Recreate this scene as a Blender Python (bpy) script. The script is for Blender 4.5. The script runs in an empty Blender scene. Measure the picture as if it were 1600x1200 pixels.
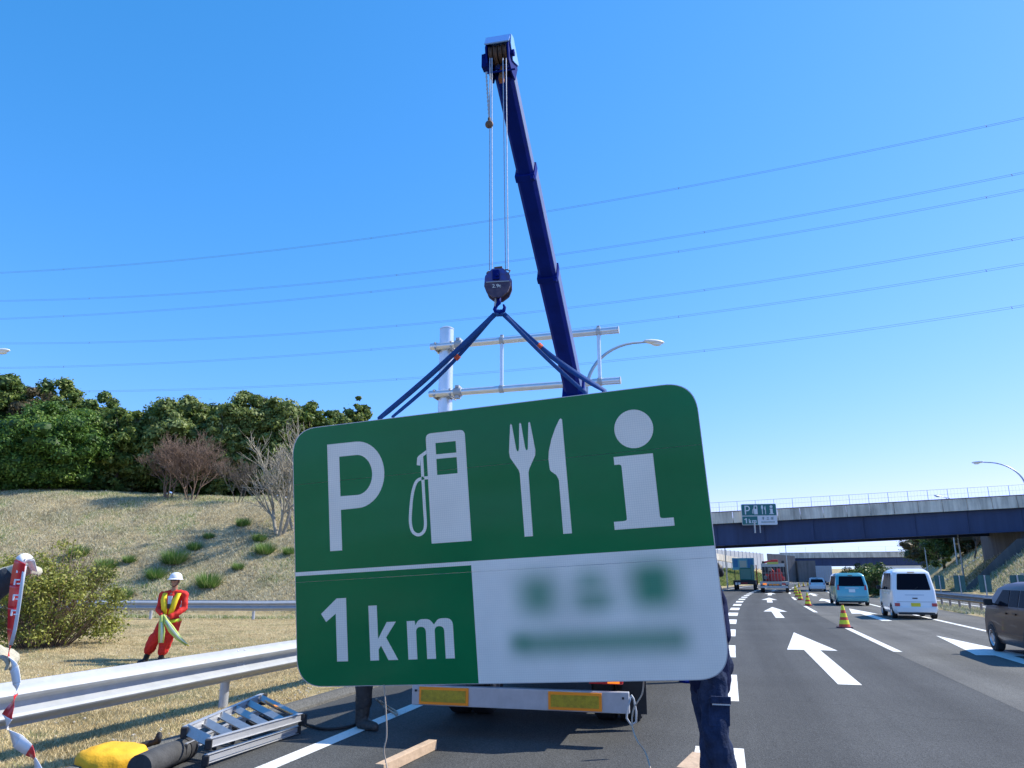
import bpy, bmesh, math, random
import numpy as np
from mathutils import Vector, Matrix, noise
from mathutils.geometry import tessellate_polygon
R = math.radians
PI = math.pi
rnd = random.Random(7)
rng = np.random.default_rng(7)
SC = bpy.context.scene
COL = SC.collection

# ------------------------------------------------------------------ camera, sky, sun, exposure
CAM_H, PITCH, FPX = 1.6, R(14.6), 1155.0
cd = bpy.data.cameras.new('camera'); cam = bpy.data.objects.new('camera', cd); COL.objects.link(cam)
cam.location = (0, 0, CAM_H); cam.rotation_euler = (R(90) + PITCH, 0, 0)
cd.sensor_width = 36; cd.lens = 36 * FPX / 1600; cd.clip_start = 0.05; cd.clip_end = 9000
SC.camera = cam
SUN_AZ, SUN_EL = R(74), R(46)            # azimuth from +Y towards +X
world = bpy.data.worlds.new("World"); SC.world = world; world.use_nodes = True
wn = world.node_tree; wn.nodes.clear()
sky = wn.nodes.new('ShaderNodeTexSky'); sky.sky_type = 'NISHITA'; sky.sun_disc = False
sky.sun_elevation = SUN_EL; sky.sun_rotation = SUN_AZ
sky.air_density = 1.0; sky.dust_density = 0.2; sky.ozone_density = 3.0; sky.altitude = 0
ssep = wn.nodes.new('ShaderNodeSeparateColor'); scmb = wn.nodes.new('ShaderNodeCombineColor')     # the camera's vivid rendering of a clear sky
for ch_, pw_, kk_ in (('Red', 1.45, .37), ('Green', .73, 1.14), ('Blue', .8, 1.74)):
    p_ = wn.nodes.new('ShaderNodeMath'); p_.operation = 'POWER'; p_.inputs[1].default_value = pw_
    m_ = wn.nodes.new('ShaderNodeMath'); m_.operation = 'MULTIPLY'; m_.inputs[1].default_value = kk_
    wn.links.new(ssep.outputs[ch_], p_.inputs[0]); wn.links.new(p_.outputs[0], m_.inputs[0]); wn.links.new(m_.outputs[0], scmb.inputs[ch_])
bg = wn.nodes.new('ShaderNodeBackground'); bg.inputs['Strength'].default_value = 0.15
wo = wn.nodes.new('ShaderNodeOutputWorld')
wn.links.new(sky.outputs[0], ssep.inputs[0]); mn_ = wn.nodes.new('ShaderNodeMath'); mn_.operation = 'MINIMUM'; gm_ = wn.nodes.new('ShaderNodeMath'); gm_.operation = 'MULTIPLY'; gm_.inputs[1].default_value = .80
rl_ = scmb.inputs['Red'].links[0].from_socket; gl_ = scmb.inputs['Green'].links[0].from_socket
wn.links.new(gl_, gm_.inputs[0]); wn.links.new(gm_.outputs[0], mn_.inputs[1]); wn.links.new(rl_, mn_.inputs[0]); wn.links.new(mn_.outputs[0], scmb.inputs['Red'])
wn.links.new(scmb.outputs[0], bg.inputs['Color'])
wn.links.new(bg.outputs[0], wo.inputs['Surface'])
sl = bpy.data.lights.new('sun', 'SUN'); sl.energy = 5.0; sl.angle = R(0.5); sl.color = (1, 0.94, 0.82)
sun = bpy.data.objects.new('sun', sl); COL.objects.link(sun)
sv = Vector((math.sin(SUN_AZ) * math.cos(SUN_EL), math.cos(SUN_AZ) * math.cos(SUN_EL), math.sin(SUN_EL)))
sun.rotation_euler = sv.to_track_quat('Z', 'Y').to_euler(); sun.location = (20, 5, 30)
vs = SC.view_settings
vs.view_transform = 'Standard'; vs.look = 'None'; vs.exposure = 0.5; vs.gamma = 1.0; vs.use_curve_mapping = False

# ------------------------------------------------------------------ measuring helpers (photograph pixel + real distance -> place)
cP, sP = math.cos(PITCH), math.sin(PITCH)
def ray(px, py):
    xc = (px - 800) / FPX; yc = (600 - py) / FPX
    return Vector((xc, cP - yc * sP, sP + yc * cP))
def at(px, py, Y):
    r = ray(px, py); t = Y / r.y
    return Vector((r.x * t, Y, CAM_H + r.z * t))
def gnd(px, py, z=0.0):
    r = ray(px, py); t = (CAM_H - z) / -r.z
    return Vector((r.x * t, r.y * t, z))

# ------------------------------------------------------------------ materials
MATS = {}
def mat(name, col, rough=0.6, metal=0.0, var=0.0, vscale=3.0, col2=None, bump=0.0, bscale=60.0, coat=0.0, spec=0.5, emit=None, trans=0.0):
    if name in MATS: return MATS[name]
    m = bpy.data.materials.new(name); m.use_nodes = True
    nt = m.node_tree; b = nt.nodes['Principled BSDF']
    b.inputs['Base Color'].default_value = (*col, 1); b.inputs['Roughness'].default_value = rough
    b.inputs['Metallic'].default_value = metal; b.inputs['Coat Weight'].default_value = coat
    b.inputs['Specular IOR Level'].default_value = spec
    if emit: b.inputs['Emission Color'].default_value = (*emit[:3], 1); b.inputs['Emission Strength'].default_value = emit[3]
    tc = nt.nodes.new('ShaderNodeTexCoord')
    if var > 0 or col2:
        n = nt.nodes.new('ShaderNodeTexNoise'); n.inputs['Scale'].default_value = vscale; n.inputs['Detail'].default_value = 8
        n.inputs['Roughness'].default_value = 0.65
        nt.links.new(tc.outputs['Object'], n.inputs['Vector'])
        r = nt.nodes.new('ShaderNodeValToRGB'); r.color_ramp.elements[0].position = 0.3; r.color_ramp.elements[1].position = 0.7
        c2 = col2 or tuple(max(0, c * (1 - var)) for c in col); c1 = col if col2 else tuple(min(1, c * (1 + var)) for c in col)
        r.color_ramp.elements[0].color = (*c2, 1); r.color_ramp.elements[1].color = (*c1, 1)
        nt.links.new(n.outputs['Fac'], r.inputs['Fac']); nt.links.new(r.outputs['Color'], b.inputs['Base Color'])
    if bump > 0:
        n2 = nt.nodes.new('ShaderNodeTexNoise'); n2.inputs['Scale'].default_value = bscale; n2.inputs['Detail'].default_value = 6
        nt.links.new(tc.outputs['Object'], n2.inputs['Vector'])
        bp = nt.nodes.new('ShaderNodeBump'); bp.inputs['Strength'].default_value = bump; bp.inputs['Distance'].default_value = 0.02
        nt.links.new(n2.outputs['Fac'], bp.inputs['Height']); nt.links.new(bp.outputs['Normal'], b.inputs['Normal'])
    MATS[name] = m
    return m

def streaked(name, col, dark, rough=.85, scale=1.0, amt=.6):
    m = bpy.data.materials.new(name); m.use_nodes = True; nt = m.node_tree; b = nt.nodes['Principled BSDF']; b.inputs['Roughness'].default_value = rough
    b.inputs['Specular IOR Level'].default_value = .3
    tc = nt.nodes.new('ShaderNodeTexCoord'); mp = nt.nodes.new('ShaderNodeMapping'); mp.inputs['Scale'].default_value = (1.6 * scale, 1.6 * scale, .16 * scale); nt.links.new(tc.outputs['Object'], mp.inputs['Vector'])
    n = nt.nodes.new('ShaderNodeTexNoise'); n.inputs['Scale'].default_value = 1; n.inputs['Detail'].default_value = 8; n.inputs['Roughness'].default_value = .7; nt.links.new(mp.outputs[0], n.inputs['Vector'])
    n2 = nt.nodes.new('ShaderNodeTexNoise'); n2.inputs['Scale'].default_value = .35 * scale; n2.inputs['Detail'].default_value = 5; nt.links.new(tc.outputs['Object'], n2.inputs['Vector'])
    ad = nt.nodes.new('ShaderNodeMath'); ad.operation = 'MULTIPLY_ADD'; ad.inputs[1].default_value = .5; nt.links.new(n2.outputs['Fac'], ad.inputs[0]); nt.links.new(n.outputs['Fac'], ad.inputs[2])
    r = nt.nodes.new('ShaderNodeValToRGB'); r.color_ramp.elements[0].position = .58; r.color_ramp.elements[1].position = .95
    r.color_ramp.elements[0].color = (*col, 1); r.color_ramp.elements[1].color = (*[c * (1 - amt) + d * amt for c, d in zip(col, dark)], 1)
    nt.links.new(ad.outputs[0], r.inputs['Fac']); nt.links.new(r.outputs['Color'], b.inputs['Base Color']); return m
def leaf_mat(name, stops, trans=0.3, rough=0.55):
    """colour by the per-leaf 'tint' attribute and a slow noise"""
    m = bpy.data.materials.new(name); m.use_nodes = True; nt = m.node_tree
    b = nt.nodes['Principled BSDF']; b.inputs['Roughness'].default_value = rough; b.inputs['Specular IOR Level'].default_value = 0.35
    a = nt.nodes.new('ShaderNodeAttribute'); a.attribute_name = 'tint'
    r = nt.nodes.new('ShaderNodeValToRGB')
    while len(r.color_ramp.elements) < len(stops): r.color_ramp.elements.new(0.5)
    for e, (p, c) in zip(r.color_ramp.elements, stops): e.position = p; e.color = (*c, 1)
    nt.links.new(a.outputs['Fac'], r.inputs['Fac']); nt.links.new(r.outputs['Color'], b.inputs['Base Color'])
    t = nt.nodes.new('ShaderNodeBsdfTranslucent'); nt.links.new(r.outputs['Color'], t.inputs['Color'])
    mx = nt.nodes.new('ShaderNodeMixShader'); mx.inputs[0].default_value = trans
    nt.links.new(b.outputs[0], mx.inputs[1]); nt.links.new(t.outputs[0], mx.inputs[2])
    nt.links.new(mx.outputs[0], nt.nodes['Material Output'].inputs['Surface'])
    return m

# ------------------------------------------------------------------ mesh helpers
class MB:
    def __init__(s): s.v = []; s.f = []
    def add(s, vs_, fs_):
        o = len(s.v); s.v += [tuple(v) for v in vs_]; s.f += [tuple(i + o for i in f) for f in fs_]; return s
    def box(s, c, d, rot=None):
        hx, hy, hz = d[0] / 2, d[1] / 2, d[2] / 2
        P = [Vector((x, y, z)) for z in (-hz, hz) for y in (-hy, hy) for x in (-hx, hx)]
        if rot is not None: P = [rot @ p for p in P]
        c = Vector(c)
        return s.add([p + c for p in P], [(0, 2, 3, 1), (4, 5, 7, 6), (0, 1, 5, 4), (2, 6, 7, 3), (0, 4, 6, 2), (1, 3, 7, 5)])
    def beam(s, a, b, w, h, up=(0, 0, 1), w2=None, h2=None):
        """box section from a to b, w across, h along up; may taper to w2 x h2"""
        a = Vector(a); b = Vector(b); d = (b - a).normalized(); x = d.cross(Vector(up)).normalized(); u = x.cross(d).normalized()
        w2 = w2 or w; h2 = h2 or h
        P = [a - x * w / 2 - u * h / 2, a + x * w / 2 - u * h / 2, a + x * w / 2 + u * h / 2, a - x * w / 2 + u * h / 2,
             b - x * w2 / 2 - u * h2 / 2, b + x * w2 / 2 - u * h2 / 2, b + x * w2 / 2 + u * h2 / 2, b - x * w2 / 2 + u * h2 / 2]
        return s.add(P, [(0, 1, 2, 3), (7, 6, 5, 4), (0, 4, 5, 1), (1, 5, 6, 2), (2, 6, 7, 3), (3, 7, 4, 0)])
    def tube(s, pts, r, n=8, cap=True):
        """r: number or list"""
        pts = [Vector(p) for p in pts]; m = len(pts); rs = r if isinstance(r, (list, tuple)) else [r] * m
        V = []; F = []; pu = None
        for i, p in enumerate(pts):
            d = (pts[min(i + 1, m - 1)] - pts[max(i - 1, 0)]).normalized()
            if pu is None:
                pu = d.orthogonal().normalized()
            u = (pu - d * pu.dot(d))
            u = u.normalized() if u.length > 1e-6 else d.orthogonal().normalized()
            pu = u; w = d.cross(u)
            for k in range(n):
                a = 2 * PI * k / n; V.append(p + (u * math.cos(a) + w * math.sin(a)) * rs[i])
        for i in range(m - 1):
            for k in range(n):
                F.append((i * n + k, i * n + (k + 1) % n, (i + 1) * n + (k + 1) % n, (i + 1) * n + k))
        if cap:
            F.append(tuple(range(n - 1, -1, -1))); F.append(tuple((m - 1) * n + k for k in range(n)))
        return s.add(V, F)
    def lathe(s, prof, n=20, c=(0, 0, 0), axis=None, cap=True):
        """prof: (r, z) list round z; closed at ends where r == 0"""
        V = []; F = []; c = Vector(c)
        for r, z in prof:
            for k in range(n):
                a = 2 * PI * k / n; p = Vector((r * math.cos(a), r * math.sin(a), z))
                if axis is not None: p = axis @ p
                V.append(p + c)
        for i in range(len(prof) - 1):
            for k in range(n):
                F.append((i * n + k, i * n + (k + 1) % n, (i + 1) * n + (k + 1) % n, (i + 1) * n + k))
        if cap: F.append(tuple(range(n - 1, -1, -1))); F.append(tuple((len(prof) - 1) * n + k for k in range(n)))
        return s.add(V, F)
    def prism(s, loops, f, t0, t1):
        """loops: 2D outer + holes; f(u, v, t) -> 3D; solid between t0 and t1"""
        flat = [p for l in loops for p in l]
        tri = tessellate_polygon([[Vector((p[0], p[1], 0)) for p in l] for l in loops])
        n = len(flat); V = [f(p[0], p[1], t0) for p in flat] + [f(p[0], p[1], t1) for p in flat]
        F = [tuple(t) for t in tri] + [tuple(i + n for i in reversed(t)) for t in tri]
        o = 0
        for l in loops:
            m = len(l)
            for i in range(m): F.append((o + i, o + (i + 1) % m, n + o + (i + 1) % m, n + o + i))
            o += m
        return s.add(V, F)
    def ellip(s, c, r, rot=None, n=16, m=10):
        V = []; F = []; c = Vector(c)
        for i in range(m + 1):
            th = PI * i / m
            for k in range(n):
                a = 2 * PI * k / n; p = Vector((r[0] * math.sin(th) * math.cos(a), r[1] * math.sin(th) * math.sin(a), r[2] * math.cos(th)))
                if rot is not None: p = rot @ p
                V.append(p + c)
        for i in range(m):
            for k in range(n): F.append((i * n + k, (i + 1) * n + k, (i + 1) * n + (k + 1) % n, i * n + (k + 1) % n))
        return s.add(V, F)
    def caps(s, a, b, ra, rb, n=12):
        a = Vector(a); b = Vector(b); d = (b - a); L = d.length; d = d.normalized() if L > 1e-6 else Vector((0, 0, 1))
        pts = []; rs = []
        for t in (90, 60, 30): pts.append(a - d * ra * math.sin(R(t))); rs.append(max(ra * math.cos(R(t)), ra * .02))
        pts += [a, b]; rs += [ra, rb]
        for t in (30, 60, 90): pts.append(b + d * rb * math.sin(R(t))); rs.append(max(rb * math.cos(R(t)), rb * .02))
        return s.tube(pts, rs, n)

def finish(o, label=None, cat=None, group=None, kind=None):
    if label: o['label'] = label
    if cat: o['category'] = cat
    if group: o['group'] = group
    if kind: o['kind'] = kind
    return o
def obj(name, mb, m, parent=None, smooth=False, bevel=0.0, label=None, cat=None, group=None, kind=None):
    me = bpy.data.meshes.new(name)
    me.from_pydata([tuple(v) for v in mb.v], [], mb.f); me.update()
    bm = bmesh.new(); bm.from_mesh(me); bmesh.ops.recalc_face_normals(bm, faces=bm.faces)
    if bevel > 0:
        es = [e for e in bm.edges if len(e.link_faces) == 2 and e.calc_face_angle(0) > 0.5]
        bmesh.ops.bevel(bm, geom=es, offset=bevel, segments=2, affect='EDGES', profile=0.5, clamp_overlap=True)
    bm.to_mesh(me); bm.free()
    if smooth:
        me.shade_smooth()
        if smooth != 'all': me.set_sharp_from_angle(angle=R(40))
    if isinstance(m, (list, tuple)):
        for q in m: me.materials.append(q)
    else: me.materials.append(m)
    o = bpy.data.objects.new(name, me); COL.objects.link(o)
    if parent: o.parent = parent
    return finish(o, label, cat, group, kind)
def thing(name, label, cat, loc=(0, 0, 0), rz=0.0, group=None):
    o = bpy.data.objects.new(name, None); COL.objects.link(o); o.location = loc; o.rotation_euler = (0, 0, rz)
    o.empty_display_size = 0.2
    return finish(o, label, cat, group)
def shared(name, src, parent, loc=(0, 0, 0), rz=0.0):
    o = src.copy(); o.name = name; COL.objects.link(o); o.parent = parent; o.location = loc; o.rotation_euler = (0, 0, rz); return o
def dup(root, loc, rz=0.0, label=None, scale=None):
    r = root.copy(); COL.objects.link(r); r.location = loc; r.rotation_euler = (0, 0, rz)
    if label: r['label'] = label
    if scale: r.scale = (scale,) * 3
    for ch in root.children:
        c = ch.copy(); COL.objects.link(c); c.parent = r
        for g in ch.children:
            q = g.copy(); COL.objects.link(q); q.parent = c
    return r
def np_mesh(name, V, F, m, parent=None, tint=None, **kw):
    """V (n,3), F (k,3 or 4) arrays"""
    me = bpy.data.meshes.new(name); k = F.shape[1]
    me.vertices.add(len(V)); me.vertices.foreach_set('co', np.ascontiguousarray(V, dtype=np.float32).ravel())
    me.loops.add(F.size); me.loops.foreach_set('vertex_index', np.ascontiguousarray(F, dtype=np.int32).ravel())
    me.polygons.add(len(F)); me.polygons.foreach_set('loop_start', np.arange(0, F.size, k, dtype=np.int32))
    me.update(calc_edges=True)
    if tint is not None:
        a = me.attributes.new('tint', 'FLOAT', 'FACE'); a.data.foreach_set('value', np.ascontiguousarray(tint, dtype=np.float32))
    me.materials.append(m)
    o = bpy.data.objects.new(name, me); COL.objects.link(o)
    if parent: o.parent = parent
    return finish(o, **kw)
def wrinkled(name, mb, m, parent, voxel=0.014, amp=0.0, freq=9.0, stretch=(1, 1, .6), **kw):
    """join overlapping solids into one continuous skin, then fold it a little"""
    me = bpy.data.meshes.new('tmp'); me.from_pydata([tuple(v) for v in mb.v], [], mb.f)
    bm = bmesh.new(); bm.from_mesh(me); bmesh.ops.recalc_face_normals(bm, faces=bm.faces); bm.to_mesh(me); bm.free()
    t = bpy.data.objects.new('tmp', me); COL.objects.link(t)
    md = t.modifiers.new('r', 'REMESH'); md.mode = 'VOXEL'; md.voxel_size = voxel
    sm = t.modifiers.new('s', 'SMOOTH'); sm.factor = 0.5; sm.iterations = 3
    dg = bpy.context.evaluated_depsgraph_get(); dg.update()
    out = bpy.data.meshes.new_from_object(t.evaluated_get(dg)); bpy.data.objects.remove(t); bpy.data.meshes.remove(me)
    if amp > 0:
        for v in out.vertices:
            p = Vector((v.co.x * stretch[0], v.co.y * stretch[1], v.co.z * stretch[2])) * freq
            n = noise.noise(p) + .5 * noise.noise(p * 2.3 + Vector((3, 1, 7)))
            v.co += v.normal * (n * amp)
    out.name = name; out.materials.clear(); out.materials.append(m); out.shade_smooth()
    o = bpy.data.objects.new(name, out); COL.objects.link(o); o.parent = parent
    return finish(o, **kw)

def roundpoly(pts, seg=6):
    """pts: (x, y) or (x, y, r) with r the corner radius"""
    out = []; n = len(pts)
    for i, p in enumerate(pts):
        r = p[2] if len(p) > 2 else 0
        if r <= 0: out.append((p[0], p[1])); continue
        P = Vector(p[:2]); A = Vector(pts[i - 1][:2]) - P; B = Vector(pts[(i + 1) % n][:2]) - P
        la, lb = A.length, B.length; a = A.normalized(); b = B.normalized()
        ang = a.angle(b); d = min(r / max(math.tan(ang / 2), 1e-4), la * .499, lb * .499)
        p0 = P + a * d; p1 = P + b * d
        for k in range(seg + 1):
            t = k / seg; q = p0 * (1 - t) ** 2 + P * 2 * t * (1 - t) + p1 * t * t; out.append((q.x, q.y))
    return out
def clip(poly, a, b, c):
    """keep a*x + b*y <= c"""
    out = []
    for i in range(len(poly)):
        p, q = poly[i], poly[(i + 1) % len(poly)]; fp = a * p[0] + b * p[1] - c; fq = a * q[0] + b * q[1] - c
        if fp <= 0: out.append(p)
        if (fp < 0 < fq) or (fq < 0 < fp):
            t = fp / (fp - fq); out.append((p[0] + (q[0] - p[0]) * t, p[1] + (q[1] - p[1]) * t))
    return out

# ------------------------------------------------------------------ road line and ground shape
def rx(y):
    if y < 0: return -.04 + .2706 * y
    if y <= 260: return -.04 + .2706 * y + .00055 * y * y
    return rx(260) + (.2706 + .0011 * 260) * (y - 260)
def rs(y): return .2706 + .0011 * min(max(y, 0), 260)
def st(d, y0, z=0.0):
    """point d metres to the right of the block line at station y0"""
    k = rs(y0); c = 1 / math.sqrt(1 + k * k)
    return Vector((rx(y0) + d * c, y0 - d * k * c, z))
def head(y): return -math.atan(rs(y))
def sd(x, y):
    k = rs(y); return (x - rx(y)) / math.sqrt(1 + k * k)
def pos(d, Y, z=0.0):
    k = rs(Y); c = 1 / math.sqrt(1 + k * k); y0 = Y + d * k * c
    return Vector((rx(y0) + d * c, Y, z))
def sstep(a, b, x):
    t = min(max((x - a) / (b - a), 0), 1); return t * t * (3 - 2 * t)
def hgt(x, y):
    d = sd(x, y); z = 0.0
    # bumpy turf away from the pavement
    away = sstep(5.6, 9, -d) + sstep(21, 25, d)
    z += away * (.06 * noise.noise(Vector((x * .35, y * .35, 0))) + .10 * noise.noise(Vector((x * .09, y * .09, 3))))
    # hill on the left, its foot behind the second guardrail
    foot = 31.6 + .5 * math.sin(x * .25)
    crest = 6.35 + sstep(-14, -32, x) * .5 - sstep(-16, -9, x) * .7
    t = y - foot
    if t > 0:
        up = .56 * t; top = crest + .02 * t
        k = 1.2; zz = -k * math.log(math.exp(-up / k) + math.exp(-top / k)) + k * math.log(1 + math.exp(-top / k)) if t < 60 else top
        z += max(0, zz) * sstep(1, -7, x) * (1 - sstep(75, 140, y))
        z += sstep(0, 3, t) * .12 * noise.noise(Vector((x * .5, y * .5, 9)))
    # bank beside the road further on
    b = max(0, -d - 8.5)
    z += min(b * .38, 4.6) * sstep(55, 85, y) * (sstep(-9, 6, x) if y < 140 else 1)
    # cutting beyond the other carriageway
    b = max(0, d - 22)
    z += min(b * .72, 9.5) * sstep(58, 74, y) * (1 - sstep(150, 190, y))
    return z
def hit(px, py, y0=6.0, y1=140.0):
    """where the sight line through a pixel meets the ground shape"""
    r = ray(px, py); y = y0
    while y < y1:
        p = Vector((0, 0, CAM_H)) + r * (y / r.y)
        if p.z <= hgt(p.x, p.y): return Vector((p.x, p.y, hgt(p.x, p.y)))
        y += .1
    return None

# ---- ground materials
def turf_material():
    m = bpy.data.materials.new('dry_turf'); m.use_nodes = True; nt = m.node_tree; b = nt.nodes['Principled BSDF']
    b.inputs['Roughness'].default_value = .95; b.inputs['Specular IOR Level'].default_value = .1
    tc = nt.nodes.new('ShaderNodeTexCoord')
    def nz(sc, det=8):
        n = nt.nodes.new('ShaderNodeTexNoise'); n.inputs['Scale'].default_value = sc; n.inputs['Detail'].default_value = det
        n.inputs['Roughness'].default_value = .7; nt.links.new(tc.outputs['Object'], n.inputs['Vector']); return n
    def ramp(src, st_):
        r = nt.nodes.new('ShaderNodeValToRGB')
        while len(r.color_ramp.elements) < len(st_): r.color_ramp.elements.new(.5)
        for e, (p, c) in zip(r.color_ramp.elements, st_): e.position = p; e.color = (*c, 1)
        nt.links.new(src, r.inputs['Fac']); return r
    a = ramp(nz(2.2, 12).outputs['Fac'], [(.3, (.22, .17, .09)), (.5, (.42, .33, .18)), (.72, (.55, .46, .28))])
    g = ramp(nz(9, 10).outputs['Fac'], [(.3, (.04, .06, .02)), (.7, (.12, .16, .05))])
    mk = ramp(nz(.33, 9).outputs['Fac'], [(.5, (0, 0, 0)), (.68, (1, 1, 1))])
    mx = nt.nodes.new('ShaderNodeMix'); mx.data_type = 'RGBA'
    nt.links.new(mk.outputs['Color'], mx.inputs['Factor']); nt.links.new(a.outputs['Color'], mx.inputs['A']); nt.links.new(g.outputs['Color'], mx.inputs['B'])
    nt.links.new(mx.outputs['Result'], b.inputs['Base Color'])
    bp = nt.nodes.new('ShaderNodeBump'); bp.inputs['Strength'].default_value = .9; bp.inputs['Distance'].default_value = .06
    nt.links.new(nz(14, 8).outputs['Fac'], bp.inputs['Height']); nt.links.new(bp.outputs['Normal'], b.inputs['Normal'])
    return m
def asphalt_material(name, c, c2, agg=.35, lanes=((0.0, 3.56), (-3.8, 3.6))):
    m = bpy.data.materials.new(name); m.use_nodes = True; nt = m.node_tree; b = nt.nodes['Principled BSDF']
    b.inputs['Roughness'].default_value = .88; b.inputs['Specular IOR Level'].default_value = .22
    tc = nt.nodes.new('ShaderNodeTexCoord')
    def M(op, a, b_=None, c_=None):
        q = nt.nodes.new('ShaderNodeMath'); q.operation = op
        for i_, w in enumerate((a, b_, c_)):
            if w is None: continue
            if isinstance(w, (int, float)): q.inputs[i_].default_value = w
            else: nt.links.new(w, q.inputs[i_])
        return q.outputs[0]
    def MR(v, a, b_, c_, d_, smooth=False):
        q = nt.nodes.new('ShaderNodeMapRange'); q.inputs['From Min'].default_value = a; q.inputs['From Max'].default_value = b_; q.inputs['To Min'].default_value = c_; q.inputs['To Max'].default_value = d_
        if smooth: q.interpolation_type = 'SMOOTHSTEP'
        nt.links.new(v, q.inputs['Value']); return q.outputs[0]
    def NZ(vec, sc, det=5, ro=.6):
        q = nt.nodes.new('ShaderNodeTexNoise'); q.inputs['Scale'].default_value = sc; q.inputs['Detail'].default_value = det; q.inputs['Roughness'].default_value = ro; nt.links.new(vec, q.inputs['Vector']); return q.outputs['Fac']
    sp = nt.nodes.new('ShaderNodeSeparateXYZ'); nt.links.new(tc.outputs['Object'], sp.inputs[0]); X, Y_ = sp.outputs['X'], sp.outputs['Y']
    d = M('MULTIPLY', M('SUBTRACT', X, M('MULTIPLY_ADD', M('MULTIPLY_ADD', Y_, .00055, .2706), Y_, -.04)), .955)
    cb = nt.nodes.new('ShaderNodeCombineXYZ'); nt.links.new(M('MULTIPLY', d, 2.2), cb.inputs[0]); nt.links.new(M('MULTIPLY', Y_, .05), cb.inputs[1])
    streak = NZ(cb.outputs[0], 1.0, 8, .7)
    v = nt.nodes.new('ShaderNodeTexVoronoi'); v.inputs['Scale'].default_value = 75; nt.links.new(tc.outputs['Object'], v.inputs['Vector'])
    big = NZ(tc.outputs['Object'], .4, 6); mid = NZ(tc.outputs['Object'], 38, 3)
    r = nt.nodes.new('ShaderNodeValToRGB'); r.color_ramp.elements[0].position = .35; r.color_ramp.elements[1].position = .65
    r.color_ramp.elements[0].color = (*c2, 1); r.color_ramp.elements[1].color = (*c, 1); nt.links.new(big, r.inputs['Fac'])
    k = M('MULTIPLY', MR(v.outputs['Color'], 0, 1, 1 - agg, 1 + agg), MR(mid, .3, .7, 1 - agg * .5, 1 + agg * .5))
    k = M('MULTIPLY', k, MR(streak, .3, .7, .86, 1.14))
    # wheel tracks: two polished bands a lane
    w = M('ABSOLUTE', M('SUBTRACT', M('FRACT', M('DIVIDE', M('SUBTRACT', d, -3.65), 1.78)), .5))
    k = M('MULTIPLY', k, MR(w, .08, .30, .85, 1.0, True))
    # tar-filled cracks and patches
    cr = nt.nodes.new('ShaderNodeTexVoronoi'); cr.feature = 'DISTANCE_TO_EDGE'; cr.inputs['Scale'].default_value = .16; nt.links.new(tc.outputs['Object'], cr.inputs['Vector'])
    wob = nt.nodes.new('ShaderNodeVectorMath'); wob.operation = 'ADD'; nn_ = nt.nodes.new('ShaderNodeTexNoise'); nn_.inputs['Scale'].default_value = 1.2; nn_.inputs['Detail'].default_value = 6; nt.links.new(tc.outputs['Object'], nn_.inputs['Vector'])
    nt.links.new(tc.outputs['Object'], wob.inputs[0]); nt.links.new(nn_.outputs['Color'], wob.inputs[1]); nt.links.new(wob.outputs[0], cr.inputs['Vector'])
    gate = MR(NZ(tc.outputs['Object'], .11, 3), .50, .58, 0, 1)
    crack = M('MULTIPLY', MR(cr.outputs['Distance'], .0, .004, .45, 0), gate)
    k = M('MULTIPLY', k, M('SUBTRACT', 1.0, crack))
    stain = MR(NZ(tc.outputs['Object'], 1.7, 7, .7), .60, .74, 0, .16, True)
    k = M('MULTIPLY', k, M('SUBTRACT', 1.0, stain))
    sc = nt.nodes.new('ShaderNodeVectorMath'); sc.operation = 'SCALE'
    nt.links.new(r.outputs['Color'], sc.inputs[0]); nt.links.new(k, sc.inputs['Scale']); nt.links.new(sc.outputs[0], b.inputs['Base Color'])
    bp = nt.nodes.new('ShaderNodeBump'); bp.inputs['Strength'].default_value = .6; bp.inputs['Distance'].default_value = .008
    nt.links.new(v.outputs['Distance'], bp.inputs['Height']); nt.links.new(bp.outputs['Normal'], b.inputs['Normal'])
    return m
def paint_material():
    m = bpy.data.materials.new('road_paint'); m.use_nodes = True; nt = m.node_tree; b = nt.nodes['Principled BSDF']; b.inputs['Roughness'].default_value = .7
    tc = nt.nodes.new('ShaderNodeTexCoord'); n = nt.nodes.new('ShaderNodeTexNoise'); n.inputs['Scale'].default_value = 26; n.inputs['Detail'].default_value = 8; n.inputs['Roughness'].default_value = .75
    n2 = nt.nodes.new('ShaderNodeTexNoise'); n2.inputs['Scale'].default_value = 1.6; n2.inputs['Detail'].default_value = 5
    for q in (n, n2): nt.links.new(tc.outputs['Object'], q.inputs['Vector'])
    a = nt.nodes.new('ShaderNodeMath'); a.operation = 'MULTIPLY_ADD'; a.inputs[1].default_value = .45; nt.links.new(n2.outputs['Fac'], a.inputs[0]); nt.links.new(n.outputs['Fac'], a.inputs[2])
    r = nt.nodes.new('ShaderNodeValToRGB'); r.color_ramp.elements[0].position = .78; r.color_ramp.elements[1].position = .90
    r.color_ramp.elements[0].color = (.72, .72, .69, 1); r.color_ramp.elements[1].color = (.30, .29, .28, 1)
    nt.links.new(a.outputs[0], r.inputs['Fac']); nt.links.new(r.outputs['Color'], b.inputs['Base Color']); return m
M_turf = turf_material()
M_asph = asphalt_material('asphalt_dark', (.077, .079, .079), (.063, .065, .065))
M_asph2 = asphalt_material('asphalt_worn', (.132, .130, .120), (.106, .104, .097))
M_paint = paint_material()

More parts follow.
